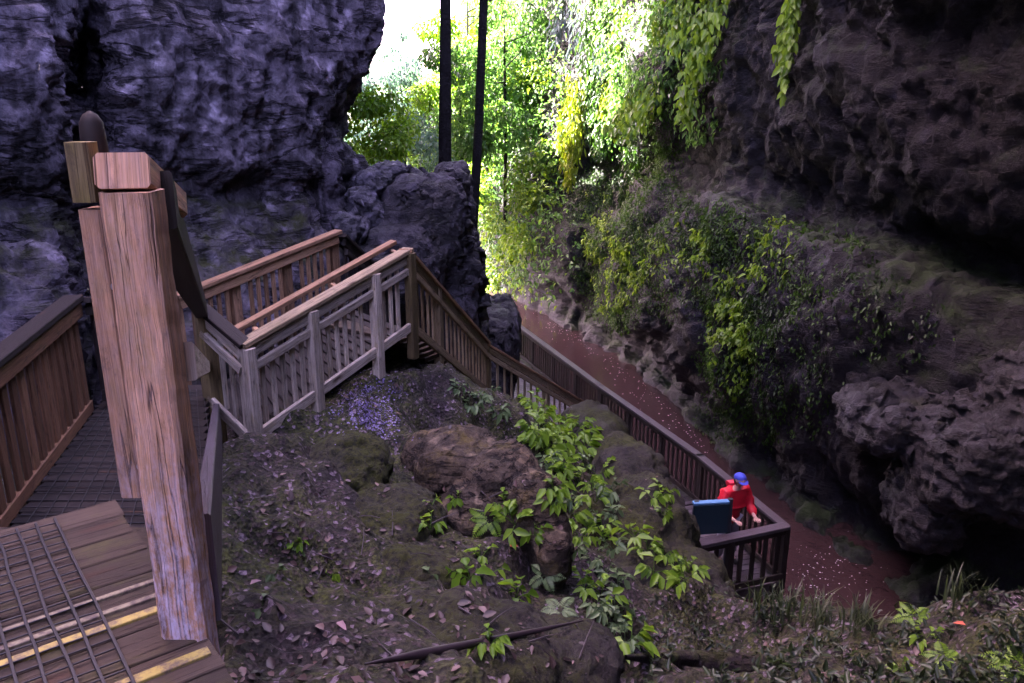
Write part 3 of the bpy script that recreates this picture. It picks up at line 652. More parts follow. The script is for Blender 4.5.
for k in range(46): a = o0-dc*.20+dd*(.052*k)+V3((0,0,.011)); wire(a, a-dc*1.25, 10, .0045)
wm.build('wire_netting', 'wire', dk)
fr = o0+dd*(.143*nboard); board('edge_beam', 'wood_dark', dk, fr+V3((0,0,-.12))-dd*.03, fr-dc*1.9+V3((0,0,-.12))-dd*.03, .05, .16)
board('side_beam', 'wood_deck', dk, o0+V3((0,0,-.14))-dc*.06, fr+V3((0,0,-.14))-dc*.06, .05, .18)

def right_edge(y): return -.90-(y-1.95)*.378
def left_edge(y): return LF1.x+(y-LF1.y)*(LF1.x-LF0.x)/(LF1.y-LF0.y)+.03
# steps down to the sunken landing, landing, flight to the crest
st = thing('entry_steps', 'dark timber steps dropping from the near deck to the sunken landing', 'stairs', (-2, 3, -2.5))
for k in range(6):
    y = 2.55+.25*k; board('tread', 'wood_deck', st, (left_edge(y)+.4, y, -1.53-.165*k), (right_edge(y)-.05, y, -1.53-.165*k), .29, .045)
land = thing('sunken_landing', 'dark planked landing below the steps beside the boarded railing', 'deck', (-2.7, 5.6, -2.5))
lb = Boards()
for k in range(22):
    y = 4.0+.146*k; lb.add((left_edge(y), y, -2.52), (right_edge(y)-.03, y, -2.52), .138, .04, ch=.004)
lb.build('deck_boards', 'wood_shadow', land)
wl = Boards()
for k in range(14):
    wl.add((left_edge(4)+.1+.1*k, 4.0, -2.492), (left_edge(7)+.08+.06*k, 7.0, -2.492), .006, .005, ch=.001)
for k in range(30): y = 4.0+.1*k; wl.add((left_edge(y), y, -2.49), (right_edge(y)-.1, y, -2.49), .006, .005, ch=.001)
wl.build('wire_netting', 'wire', land)
fl = thing('crest_walkway', 'planked walkway between the grey and reddish railings up to the crest', 'walkway', (-2, 8, -2.8))
fb = Boards()
for k in range(20):
    t_ = k/19; a = lerp(Q2, C, t_)+V3((-.1,.15,-.98)); b = lerp(B0+V3((.4,0,0)), B1, t_)+V3((0,0,-1.0)); fb.add(a, b, .13, .04, ch=.004)
fb.build('deck_boards', 'wood_shadow', fl)
ds = thing('long_stairs', 'long timber stairs falling from the crest to the river boardwalk', 'stairs', tuple(C+V3((0,0,-1))))
off = (B1-C)*.9; n = 40
for k in range(n):
    a = lerp(C, D2, 0) if k == 0 else (lerp(C, D1, k/22) if k < 22 else lerp(D1, D2, (k-22)/(n-22)))
    sd_ = V3((-.78,.55,0)); board('tread', 'wood_deck', ds, a+V3((0,0,-1.02))+sd_*.02, a+V3((0,0,-1.02))+sd_*1.2, .27, .045)

# river boardwalk
RZ = -6.4; FZ = -7.42
K = [Z(785,525,RZ), Z(700,455,RZ), Z(600,385,RZ), Z(515,322,RZ)]; K.append(K[3]+(K[3]-K[2])*.8)
for i, lab in enumerate(['dark river railing nearest the platform corner behind the red jacketed person', 'middle dark river railing beyond the mossy boulder', 'farther dark river railing above the pinkish stream', 'farthest dark river railing disappearing behind the limestone outcrop']):
    a, b = K[i+1], K[i]; L = (b-a).length; npst = max(1, round(L/1.5))
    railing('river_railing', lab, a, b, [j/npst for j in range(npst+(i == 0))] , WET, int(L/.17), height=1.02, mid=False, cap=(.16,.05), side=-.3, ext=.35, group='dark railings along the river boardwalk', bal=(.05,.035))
E0 = K[0]; E1 = Z(672,549,RZ)
railing('platform_end_railing', 'dark railing across the near end of the river platform', E1, E0, [0,.5], WET, 9, height=1.02, mid=False, cap=(.18,.06), side=.3, ext=.9, group='dark railings along the river boardwalk', bal=(.075,.035))
bw = thing('river_boardwalk', 'long planked boardwalk beside the stream', 'walkway', (2, 17, FZ))
bbw = Boards(); 
for i in range(4):
    a, b = K[i], K[i+1]; d = (b-a); L = d.length; d = d.normalized(); s_ = V3((-d.y, d.x, 0))
    s_ = s_ if s_.x < 0 else -s_
    wd = 1.7 if i == 0 else 1.35
    for k in range(int(L/.145)):
        c = a+d*(.145*k+.07); c = V3((c.x, c.y, FZ-.02)); bbw.add(c-s_*.05, c+s_*wd, .135, .04, ch=.004)
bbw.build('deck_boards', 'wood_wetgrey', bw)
for i in range(4):
    for off_ in (.0, 1.25):
        a, b = K[i], K[i+1]; d = (b-a).normalized(); s_ = V3((-abs(d.y), -abs(d.x), 0)); s_ = V3((-d.y, d.x, 0)); s_ = s_ if s_.x < 0 else -s_
        board('joist', 'wood_dark', bw, V3((a.x, a.y, FZ-.14))+s_*off_, V3((b.x, b.y, FZ-.14))+s_*off_, .07, .18)
for i, t_ in ((0,0),(0,.5),(1,0),(1,.5),(2,0),(2,.5),(3,.1)):
    q = lerp(K[i], K[i+1], t_); board('pile', 'wood_dark', bw, (q.x-.1, q.y, -9.4), (q.x-.1, q.y, FZ-.05), .16, .16, up=(0,1,0))
board('end_beam', 'wood_wetgrey', bw, V3((E1.x, E1.y+.05, FZ-.1)), V3((E0.x+.05, E0.y+.05, FZ-.1)), .08, .2)

# ================================================================== PERSON AND INFORMATION PANEL
def skin_mesh(name, pts, edges, rad, mat, parent, sub=2, root=0):
    me = bpy.data.meshes.new(name); base = world_loc(parent)
    me.from_pydata([tuple(V3(p)) for p in pts], edges, [])
    o = bpy.data.objects.new(name, me); COL.objects.link(o)
    md = o.modifiers.new('skin', 'SKIN'); md.use_smooth_shade = True
    sv = me.skin_vertices[0].data
    for i, r in enumerate(rad):
        sv[i].radius = r if isinstance(r, tuple) else (r, r); sv[i].use_root = (i == root)
    m2 = o.modifiers.new('sub', 'SUBSURF'); m2.levels = sub; m2.render_levels = sub
    dg = bpy.context.evaluated_depsgraph_get(); dg.update()
    me2 = bpy.data.meshes.new_from_object(o.evaluated_get(dg)); o.modifiers.clear(); o.data = me2; me2.name = name
    me2.materials.clear(); me2.materials.append(M[mat]); me2.polygons.foreach_set('use_smooth', np.ones(len(me2.polygons), bool)); o.parent = parent
    return o
def ball(name, c, r, mat, parent, seg=16, fn=None):
    bm = bmesh.new(); bmesh.ops.create_uvsphere(bm, u_segments=seg, v_segments=seg//2+2, radius=1)
    for v in bm.verts:
        v.co = V3(c)+V3((v.co.x*r[0], v.co.y*r[1], v.co.z*r[2]))
    if fn: bmesh.ops.delete(bm, geom=[v for v in bm.verts if fn(v.co)], context='VERTS')
    me = bpy.data.meshes.new(name); bm.to_mesh(me); bm.free(); return link_mesh(name, me, parent, mat, True)

pp = P(731,500,13.3); PB = (pp.x, pp.y, FZ)
person = thing('person', 'person in red hooded jacket and blue cap leaning over the information panel', 'person', PB)
person.rotation_euler = (0, 0, math.radians(18))
# local coordinates: facing -Y (towards the camera and the panel), leaning forward
bpts = [(0,.02,.92),(0,-.02,1.12),(0,-.09,1.34),(0,-.13,1.46),(0,-.17,1.53),(0,-.19,1.62),
        (.10,.03,.86),(.12,.0,.48),(.13,.06,.09),(.13,-.10,.04),(-.10,.03,.86),(-.12,.0,.48),(-.13,.06,.09),(-.13,-.10,.04),
        (.18,-.10,1.38),(.27,-.14,1.12),(.20,-.38,1.05),(.18,-.46,1.05),(-.18,-.10,1.38),(-.27,-.14,1.12),(-.20,-.38,1.05),(-.18,-.46,1.05)]
bed = [(0,1),(1,2),(2,3),(3,4),(4,5),(0,6),(6,7),(7,8),(8,9),(0,10),(10,11),(11,12),(12,13),(2,14),(14,15),(15,16),(16,17),(2,18),(18,19),(19,20),(20,21)]
brd = [(.14,.10),(.13,.095),(.15,.10),(.07,.06),(.052,.052),(.06,.06),.085,.06,.045,.04,.085,.06,.045,.04,.055,.045,.032,.028,.055,.045,.032,.028]
skin_mesh('body', bpts, bed, brd, 'skin', person)
def face_head():
    bm = bmesh.new(); bmesh.ops.create_icosphere(bm, subdivisions=3, radius=1)
    for v in bm.verts:
        x, y, z = v.co; 
        if z < 0: x *= 1-.28*abs(z); y *= 1-.12*abs(z)
        if y < -.75 and abs(x) < .22 and -.35 < z < .1: y -= .22*(1-abs(x)/.22)*(1-abs(z+.2)/.35 if z < .1 else 0)
        if abs(x) > .9 and abs(z) < .25: x *= 1.13
        v.co = V3((x*.078, y*.095, z*.118))
    bmesh.ops.rotate(bm, verts=bm.verts, matrix=Matrix.Rotation(math.radians(26), 3, 'X'), cent=(0,0,0))
    bmesh.ops.translate(bm, verts=bm.verts, vec=(0,-.215,1.635))
    me = bpy.data.meshes.new('head'); bm.to_mesh(me); bm.free(); return link_mesh('head', me, person, 'skin', True)
hd_ = face_head()
for sx in (-1, 1): ball('eye', (sx*.03,-.298,1.605), (.011,.007,.008), 'eye', hd_, 8)
ball('mouth', (0,-.283,1.545), (.022,.008,.006), 'redbag', hd_, 8)
ball('hair', (0,-.175,1.625), (.086,.09,.112), 'hair', person, 18, fn=lambda c: c.y < -.22)
cap_ = ball('cap', (0,-.20,1.675), (.096,.112,.085), 'blue', person, 20, fn=lambda c: c.z < 1.655)
vz = [(math.cos(a)*.085, -.285-abs(math.sin(a))*.085, 1.645-abs(math.sin(a))*.03) for a in np.linspace(0, math.pi, 11)]
bm = bmesh.new(); vs_ = [bm.verts.new(p) for p in vz]; bm.faces.new(vs_); r_ = bmesh.ops.extrude_face_region(bm, geom=bm.faces[:]); bmesh.ops.translate(bm, verts=[v for v in r_['geom'] if isinstance(v, bmesh.types.BMVert)], vec=(0,0,.008))
me = bpy.data.meshes.new('visor'); bm.to_mesh(me); bm.free(); link_mesh('visor', me, cap_, 'blue')
jp = [(0,.03,.80),(0,.01,.98),(0,-.02,1.14),(0,-.09,1.34),(0,-.125,1.45),(.19,-.10,1.385),(.285,-.14,1.12),(.215,-.36,1.05),(-.19,-.10,1.385),(-.285,-.14,1.12),(-.215,-.36,1.05)]
skin_mesh('jacket', jp, [(0,1),(1,2),(2,3),(3,4),(3,5),(5,6),(6,7),(3,8),(8,9),(9,10)], [(.20,.15),(.19,.14),(.185,.14),(.20,.15),(.11,.10),.10,.085,.06,.10,.085,.06], 'red', person, root=1)
jk = bpy.data.objects['jacket'].data
for v in jk.vertices: v.co += v.normal*(.022*noise.ridged_multi_fractal(v.co*V3((7,7,4.5)), .8, 2.1, 3, 1, 2)-.02)
skin_mesh('hood', [(-.09,.0,1.50),(0,.03,1.52),(.09,.0,1.50),(.0,-.04,1.46)], [(0,1),(1,2),(1,3)], [.06,.09,.06,.08], 'redbag', person)
skin_mesh('trousers', [(0,.02,.92),(.10,.03,.84),(.12,.0,.48),(.13,.06,.12),(-.10,.03,.84),(-.12,.0,.48),(-.13,.06,.12)], [(0,1),(1,2),(2,3),(0,4),(4,5),(5,6)], [(.15,.115),.105,.082,.07,.105,.082,.07], 'trouser', person)
for sx in (-1, 1):
    skin_mesh('shoe', [(sx*.13,.10,.05),(sx*.13,-.02,.05),(sx*.13,-.14,.035)], [(0,1),(1,2)], [.05,.055,.04], 'shoe', person)
    hn = skin_mesh('hand', [(sx*.18,-.44,1.05),(sx*.175,-.50,1.05)], [(0,1)], [(.038,.018),(.04,.016)], 'skin', person, sub=1)
    for fi, (fx, fl_) in enumerate(((-.03,.06),(-.01,.072),(.012,.068),(.032,.052))):
        V_, F_ = tube([(sx*.175+fx,-.50,1.052),(sx*.175+fx*1.1,-.50-fl_*.6,1.055),(sx*.175+fx*1.1,-.50-fl_,1.03)], [.009,.009,.006], 8); mesh_np('finger', V_, F_, 'skin', hn, off=(0,0,0))
    V_, F_ = tube([(sx*.15,-.46,1.05),(sx*.125,-.50,1.045),(sx*.125,-.525,1.035)], [.011,.010,.007], 8); mesh_np('thumb', V_, F_, 'skin', hn, off=(0,0,0))

ip = P(711,519,12.45); panel = thing('information_panel', 'dark teal information panel with light blue top edge on two posts', 'sign', (ip.x, ip.y, FZ))
bz = V3((ip.x, ip.y, ip.z)); ax = V3((.98,.12,.0)).normalized()
board('panel', 'teal', panel, bz-ax*.30, bz+ax*.27, .05, .50)
board('top_edge', 'blue_edge', panel, bz-ax*.30+V3((0,.03,.275)), bz+ax*.27+V3((0,.03,.275)), .10, .035)
for t_ in (-.24, .31): q = bz+ax*t_+V3((0,.06,0)); board('post', 'dark_metal', panel, V3((q.x, q.y, FZ)), V3((q.x, q.y, bz.z+.30)), .07, .07, up=(0,1,0))

# ================================================================== TREES AND BACKGROUND FOLIAGE
def trunk_obj(name, pts, rad, parent, mat='bark'):
    V_, F_ = tube(pts, rad, 12, .25); return mesh_np(name, V_, F_, mat, parent)
def branches(base, top, n, spread, rad, parent):
    for k in range(n):
        a = random.random()*6.28; s = lerp(base, top, .5+.5*random.random()); e = s+V3((math.cos(a)*spread, math.sin(a)*spread, spread*(.2+.6*random.random())))
        m = (s+e)/2+V3((0,0,-.1*spread)); trunk_obj('limb', [s, m, e], [rad, rad*.6, rad*.15], parent)
def tree(name, label, base, h, r, trunk_r, mat, nleaf, L, group='trees in the bright gorge mouth', nb=14, crown0=.35, lean=(0,0), squash=.6):
    t = thing(name, label, 'tree', tuple(base), group); base = V3(base)
    top = base+V3((lean[0], lean[1], h*.85))
    trunk_obj('trunk', [base+V3((0,0,-.3)), lerp(base, top, .35)+V3((.1*r*random.uniform(-1,1), 0, 0)), lerp(base, top, .7), top], [trunk_r, trunk_r*.85, trunk_r*.55, trunk_r*.15], t)
    branches(lerp(base, top, .3), top, 5, r*.7, trunk_r*.4, t)
    bl = []
    for k in range(nb):
        a = random.random()*6.28; q = math.sqrt(random.random())*r*.85; zz = h*(crown0+(1-crown0)*random.random())
        f = 1-.5*(zz/h)**2; c = base+V3((lean[0]*zz/h+math.cos(a)*q*f, lean[1]*zz/h+math.sin(a)*q*f, zz)); s = r*random.uniform(.25,.45); bl.append((c, (s, s, s*squash)))
    pos, out = blob_points(bl, nleaf, .45)
    leaf_object('crown', pos, out, L, .5, mat, t)
    return t
# two dark trunks in front of the light
for (x0, y0, x1, y1, D, r, lab) in ((441,190,443,-700,21,.165,'thick straight dark tree trunk standing on the outcrop against the light'), (467,190,497,-300,23,.13,'thinner leaning dark tree trunk just beside the thick one')):
    a, b = P(x0, y0, D), P(x1, y1, D); a.z -= 3.5
    t = thing('tree', lab, 'tree', tuple(a), 'dark trunks on the outcrop')
    trunk_obj('trunk', [a, lerp(a, b, .3)+V3((.04,0,0)), lerp(a, b, .6), b], [r*1.15, r, r*.95, r*.6], t)
    branches(lerp(a, b, .72), b, 6, 3.0, r*.4, t)
    bl = [(b+V3((random.uniform(-3,3), random.uniform(-3,3), random.uniform(-3,1.5))), (random.uniform(.8,1.4),)*3) for _ in range(12)]
    pos, out = blob_points(bl, 2500, .4); leaf_object('crown', pos, out, .25, .5, 'leaf_forest', t)

BG = [  # px, py of the base, D, height, radius, leaf material, label
 (372,215,30,4.2,2.2,'leaf_yellow','low yellow green bush glowing at the foot of the left cliff'),
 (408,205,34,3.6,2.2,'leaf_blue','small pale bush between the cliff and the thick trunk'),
 (432,205,38,5.5,2.4,'leaf_yellow','rounded light green tree behind the thick trunk base'),
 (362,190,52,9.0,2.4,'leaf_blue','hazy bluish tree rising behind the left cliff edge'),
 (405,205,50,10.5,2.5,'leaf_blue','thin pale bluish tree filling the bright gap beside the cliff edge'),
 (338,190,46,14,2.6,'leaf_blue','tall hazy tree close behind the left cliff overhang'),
 (462,215,36,7.0,2.0,'leaf_forest','dark leafy tree seen between the two trunks'),
 (505,215,37,10.5,3.0,'leaf_forest','tall dense tree to the side of the thin trunk'),
 (540,190,39,13,3.2,'leaf_forest','spreading tree above the fern covered bank'),
 (470,190,44,13,3.0,'leaf_yellow','tall yellow green tree with sunlit top behind the trunks'),
 (520,120,46,12,3.6,'leaf_yellow','high sunlit tree crown at the top of the gorge mouth'),
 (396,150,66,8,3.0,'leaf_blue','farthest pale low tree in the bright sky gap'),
]
for px, py, D, h, r, mt, lab in BG:
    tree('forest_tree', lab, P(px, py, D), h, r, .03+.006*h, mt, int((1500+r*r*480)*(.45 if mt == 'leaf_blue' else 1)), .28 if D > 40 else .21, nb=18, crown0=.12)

# foliage growing on the sunlit bank and on the right cliff (uncountable ground cover)
def surf_sample(G, N, n, region):
    """random points on a rock surface grid whose projected place passes region(px,py,D) -> probability"""
    r, c = G.shape[:2]; out = []
    P00 = G.reshape(-1, 3); nn = N.reshape(-1, 3)
    A = np.linalg.norm(np.cross(G[1:, :-1]-G[:-1, :-1], G[:-1, 1:]-G[:-1, :-1]), axis=2)
    w_ = A.ravel().copy(); cen = (G[1:, 1:]+G[:-1, :-1])/2; cen = cen.reshape(-1, 3)
    D = cen[:, 1]*CP-cen[:, 2]*SP; ok = D > 1; D = np.where(ok, D, 1)
    px = 512+cen[:, 0]/D*FPX; py = 341.5-(cen[:, 1]*SP+cen[:, 2]*CP)/D*FPX
    pr = np.array([region(x, y, d) if o else 0 for x, y, d, o in zip(px, py, D, ok)]); w_ *= pr
    k = RNG.choice(len(w_), n, p=w_/w_.sum()); i, j = k//(c-1), k % (c-1); u, v = RNG.random((2, n, 1))
    pt = (G[i, j]*(1-u)+G[i+1, j]*u)*(1-v)+(G[i, j+1]*(1-u)+G[i+1, j+1]*u)*v
    return pt, N[i, j]
def cl(p, s, lo, hi): return max(0.0, min(1.0, (noise.fractal(V3(p)*s, .8, 2.1, 3)*.5+.5-lo)/(hi-lo)))
def seg(x, a, b, f=20): return max(0., min(1., (x-a)/f))*max(0., min(1., (b-x)/f))
def bank_region(px, py, D): return seg(px, 380, 585, 25)*seg(py, -150, 300, 30)*(.35+cl((px*.02, py*.02, 1), 1.0, .3, .6))
pt, nn = surf_sample(RG, RN, 42000, bank_region)
cam_out = nn*RNG.uniform(.0, 1.1, (len(nn), 1))
o = leaf_object('bank_foliage', pt+cam_out*.9, nn*.7, .19, .55, 'leaf_forest', hang=.5, varbase=np.array([cl(p, .5, .25, .75) for p in pt])); tag(o, 'mass of sunlit fern and shrub leaves covering the far river bank', kind='stuff')
pt, nn = surf_sample(RG, RN, 7000, lambda x, y, D: seg(x, 470, 570, 25)*seg(y, 60, 300, 30)*cl((x*.03, y*.03, 7), 1.0, .5, .62))
o = leaf_object('bank_highlight_foliage', pt+nn*RNG.uniform(.3, 1.3, (len(nn), 1)), nn*.7, .22, .55, 'leaf_bright', hang=.5); tag(o, 'paler fresh leaf sprays among the far bank foliage', kind='stuff')
def apron_region(px, py, D):
    e = 0.
    for (cx, cy, rx, ry, w_) in ((620,275,45,60,1.),(740,340,45,75,1.),(690,260,80,70,.55),(610,215,40,50,.5),(800,270,80,60,.35),(640,150,50,60,.6),(720,420,30,40,.5),(650,60,70,70,.7),(590,240,30,80,.6),(780,380,70,70,.35),(850,300,70,40,.4),(900,330,60,40,.3),(720,240,60,40,.5),(660,210,40,30,.6)):
        d = ((px-cx)/rx)**2+((py-cy)/ry)**2
        if d < 1: e += w_*(1-d)
    return min(1, e)*(.22+cl((px*.025, py*.025, 3), 1.2, .42, .66))
pt, nn = surf_sample(RG, RN, 46000, apron_region)
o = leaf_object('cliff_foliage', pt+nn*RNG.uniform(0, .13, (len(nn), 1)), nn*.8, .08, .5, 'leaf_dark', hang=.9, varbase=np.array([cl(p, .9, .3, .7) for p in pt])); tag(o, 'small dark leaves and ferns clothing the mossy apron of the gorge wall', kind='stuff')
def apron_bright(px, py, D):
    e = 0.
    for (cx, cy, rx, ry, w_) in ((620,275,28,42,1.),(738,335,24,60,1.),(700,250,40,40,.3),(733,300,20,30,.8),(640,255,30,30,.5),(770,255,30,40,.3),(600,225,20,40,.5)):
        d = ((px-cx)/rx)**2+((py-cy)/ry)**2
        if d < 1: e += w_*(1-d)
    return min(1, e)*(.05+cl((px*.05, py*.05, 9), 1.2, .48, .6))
pt, nn = surf_sample(RG, RN, 3600, apron_bright)  # brighter leaf colour stands in for lit spots on the shaded apron
o = leaf_object('lit_spot_leaves', pt+nn*RNG.uniform(.04, .2, (len(nn), 1)), nn*.8, .14, .5, 'leaf_bright', hang=.8); tag(o, 'leaf patches coloured brighter as lit spots on the gorge wall apron', kind='stuff')

pt, nn = surf_sample(RG, RN, 6500, lambda x, y, D: seg(x, 570, 735, 25)*seg(y, -140, 150, 40)*(.1+cl((x*.03, y*.02, 5), 1.0, .42, .6)))
o = leaf_object('curtain_foliage', pt+nn*RNG.uniform(.05, .6, (len(pt), 1)), nn*.8, .19, .5, 'leaf_forest', hang=.9, varbase=np.array([cl(p, .8, .3, .7) for p in pt])); tag(o, 'leafy curtain of climbers over the upper gorge wall behind the hanging vines', kind='stuff')
# hanging plants on the upper right wall: vines built strand by strand
RB = BVHTree.FromPolygons([V3(p) for p in RG.reshape(-1, 3)], [tuple(f) for f in grid_faces(*RG.shape[:2])])
def rhit(px, py):
    d = P(px, py, 1).normalized(); h = RB.ray_cast(V3((0,0,0)), d); return h[0] if h[0] is not None else P(px, py, 20)
def vine(name, label, strands, mat, L, dens, W=.5, spread=.16, group='hanging plants on the gorge wall', off=.5):
    t = thing(name, label, 'hanging plant', tuple(rhit(strands[0][0], strands[0][1])), group); pos = []; stv, stf = [], []
    for (x0, y0, x1, y1) in strands:
        a = rhit(x0, y0); b = rhit(x1, y1); dn = P(x0, y0, 1).normalized()
        a = a-dn*off; D = proj(a)[2]; b = P(x1, y1, D-.1*off)
        n = int((b-a).length*dens); ts = RNG.random(n)
        for u in ts: pos.append(lerp(a, b, u)+V3(RNG.normal(size=3)*spread*(1-.6*u)))
        V_, F_ = tube([a+dn*off*1.1, a, lerp(a, b, .5)+V3((.03,0,0)), b], [.02,.016,.01,.004], 6); k = len(stv); stv += V_; stf += [tuple(i+k for i in f) for f in F_]
    pos = np.array([tuple(p) for p in pos]); out = np.tile(np.array([[-.5,-.7,0.]]), (len(pos), 1))
    leaf_object('leaves', pos, out, L, W, mat, t, hang=1.0)
    mesh_np('stems', stv, stf, 'bark', t)
    return t
vine('hanging_vine', 'long bright green leafy vine hanging alone on the dark wall', [(793,-20,784,95),(790,0,780,60),(797,-30,792,50)], 'leaf_bright', .22, 42, spread=.10)
vine('hanging_vine', 'wide bright green creeper hanging in several strands', [(700,-30,672,60),(715,-30,682,95),(712,0,690,110),(692,-20,668,40),(730,-20,700,70),(705,30,680,122)], 'leaf_bright', .24, 34, spread=.16)
vine('hanging_vine', 'feathery green creeper fringe beside the wide one', [(665,-30,655,40),(675,-20,650,50),(625,-20,612,50),(632,10,610,70)], 'leaf_bright', .22, 26, spread=.18)
vine('hanging_vine', 'drooping green fern clump under the rock lip', [(650,95,612,135),(655,100,625,140),(640,90,615,120),(660,85,640,130),(636,100,606,128)], 'leaf_bright', .26, 38, spread=.16)
vine('hanging_moss', 'golden yellow column of hanging moss beside the dark trunk', [(572,80,564,165),(577,78,572,175),(582,95,578,150),(566,100,560,150),(574,120,568,185)], 'moss_gold', .30, 85, W=.22, spread=.20)
vine('hanging_moss', 'small yellow green moss tuft near the fern clump', [(606,85,600,112),(610,82,604,118)], 'moss_gold', .26, 60, W=.22, spread=.10)
vine('hanging_fronds', 'pale bluish drooping fronds high on the mossy trunk', [(572,-10,556,45),(580,-10,572,52),(566,0,552,36),(586,10,580,60),(604,40,598,68)], 'frond_pale', .42, 26, W=.12, spread=.22)
vine('hanging_moss', 'olive green moss beard on the nose of the apron', [(630,150,622,205),(640,155,634,215),(622,165,612,200),(648,160,642,200)], 'leaf_dark', .22, 90, W=.3, spread=.16)
vine('hanging_moss', 'dark mossy beard hanging beside the golden moss column', [(592,0,590,90),(598,-10,596,150),(603,10,600,160),(588,20,592,140),(606,30,604,150)], 'leaf_dark', .26, 70, W=.3, spread=.25)
# ================================================================== FOREGROUND PLANTS
def plant_proto(name, mat, nst, hgt, L, W, nleaf, seed, droop=.35):
    random.seed(seed); base = V3((0,0,0)); pos, tips, nr, ls = [], [], [], []; sv, sf = [], []
    for k in range(nst):
        a = 6.28*k/nst+random.uniform(-.6,.6); h = hgt*random.uniform(.6,1.1); out = h*random.uniform(.3,.8)
        pts = [V3((math.cos(a)*out*u**1.3, math.sin(a)*out*u**1.3, h*(u-.35*u*u))) for u in (0,.33,.66,1)]
        V_, F_ = tube(pts, [.006,.005,.004,.002], 5); i0 = len(sv); sv += V_; sf += [tuple(i+i0 for i in f) for f in F_]
        for j in range(nleaf):
            u = .35+.65*(j+1)/nleaf; i = min(2, int(u*3)); p = lerp(pts[i], pts[i+1], u*3-i if u < 1 else 1)
            b = a+(random.choice((-1,1))*random.uniform(.3,1.2) if j < nleaf-1 else 0)
            pos.append(tuple(p)); tips.append((math.cos(b), math.sin(b), random.uniform(-.6,.1))); nr.append((0.3*random.uniform(-1,1), .3*random.uniform(-1,1), 1)); ls.append(L*random.uniform(.6,1.2))
    ls = np.array(ls); V, F, va = leaf_arrays(np.array(pos), np.array(tips), np.array(nr, float), ls, ls*W, np.clip(RNG.normal(.55,.2,len(ls)),0,1), .18, droop)
    return dict(name=name, mat=mat, leaves=(V, F, va), stems=(sv, sf))
PROTOS = {}
def place_plant(kind, px, py, sc, label, group, cat='plant'):
    p, nrm = hit(px, py)
    if p is None: return
    pr = PROTOS[kind]
    if 'obj' not in pr:
        t = thing(pr['name'], label, cat, (0,0,0), group)
        V, F, va = pr['leaves']; lo = mesh_np('leaves', V, F, pr['mat'], t, smooth=False, var=va)
        parts = [lo]
        if pr['stems'][0]: parts.append(mesh_np('stem', pr['stems'][0], pr['stems'][1], pr.get('stem_mat', pr['mat']), t))
        pr['obj'] = t; pr['parts'] = parts
    else:
        t = pr['obj'].copy(); COL.objects.link(t); t['label'] = label; t['group'] = group
        for c in pr['parts']: c2 = c.copy(); COL.objects.link(c2); c2.parent = t
    up = (V3((0,0,1))+nrm*.7+V3((0,-.25,0))).normalized(); q = up.to_track_quat('Z', 'Y') @ Quaternion((0,0,1), random.random()*6.28)
    sc *= .78 if py < 500 else .64
    t.location = p-up*.01; t.rotation_mode = 'QUATERNION'; t.rotation_quaternion = q; t.scale = (sc,)*3
    return t
PROTOS['a'] = plant_proto('leafy_plant', 'leaf_bright', 4, .30, .17, .48, 4, 1)
PROTOS['b'] = plant_proto('leafy_plant', 'leaf_bright', 6, .22, .13, .5, 3, 2)
PROTOS['c'] = plant_proto('leafy_plant', 'leaf_pale', 5, .25, .14, .45, 4, 3, .5)
PROTOS['d'] = plant_proto('seedling', 'leaf_bright', 2, .14, .12, .6, 2, 4)
PROTOS['e'] = plant_proto('leafy_plant', 'leaf_yellow', 4, .22, .17, .6, 3, 5)
PROTOS['f'] = plant_proto('seedling', 'leaf_pale', 2, .10, .11, .7, 2, 6)
def fern_proto(name, mat, nfr, L, seed):
    random.seed(seed); pos, tips, nr, ls = [], [], [], []; sv, sf = [], []
    for k in range(nfr):
        a = 6.28*k/nfr+random.uniform(-.4,.4); l = L*random.uniform(.7,1.1); pts = []
        for i in range(13):
            u = i/12; pts.append(V3((math.cos(a)*l*.8*u, math.sin(a)*l*.8*u, l*(.75*u-.75*u*u))))
        V_, F_ = tube(pts[::3], [.005,.004,.003,.002,.001], 5); i0 = len(sv); sv += V_; sf += [tuple(i+i0 for i in f) for f in F_]
        sd_ = V3((-math.sin(a), math.cos(a), 0))
        for i in range(2, 13):
            u = i/12; d = (pts[i]-pts[i-1]).normalized(); wd = l*.26*math.sin(math.pi*min(1, .15+u*.85))**.8
            for s in (-1, 1):
                pos.append(tuple(pts[i])); tips.append(tuple(sd_*s+d*.55+V3((0,0,-.25)))); nr.append((0,0,1)); ls.append(max(.015, wd))
    ls = np.array(ls); V, F, va = leaf_arrays(np.array(pos), np.array(tips), np.array(nr, float), ls, np.maximum(ls*.32, .016), np.clip(RNG.normal(.5,.2,len(ls)),0,1), .1, .15)
    return dict(name=name, mat=mat, leaves=(V, F, va), stems=(sv, sf))
PROTOS['fern'] = fern_proto('fern', 'leaf_bright', 7, .42, 11)
PROTOS['palefern'] = fern_proto('fern', 'leaf_pale', 6, .36, 12)
random.seed(21)
def cluster(kinds, pts, sc, label, group):
    for x, y in pts: place_plant(random.choice(kinds), x+random.uniform(-3,3), y+random.uniform(-3,3), sc*random.uniform(.8,1.2), label, group)
cluster('aab', [(532,432),(540,418),(540,430),(553,422),(566,432),(578,424),(545,445),(562,450),(578,445),(530,440),(590,440),(532,412),(530,405),(545,405),(562,408),(540,420),(548,428),(572,438),(585,452),(538,450),(555,460),(548,446),(560,440)], 1.25,
        'drooping green plant in the dense patch under the lower stair railing', 'plants under the lower stair railing')
cluster('acb', [(552,470),(560,480),(560,470),(575,485),(585,465),(600,480),(610,492),(560,500),(578,508),(595,505),(612,515),(600,528),(585,530),(570,520),(552,490),(590,492),(568,472),(605,540),(578,540),(548,505),(615,550),(598,520)], 1.2,
        'drooping leafy plant on the bank between the brown and the mossy boulder', 'plants between the two boulders')
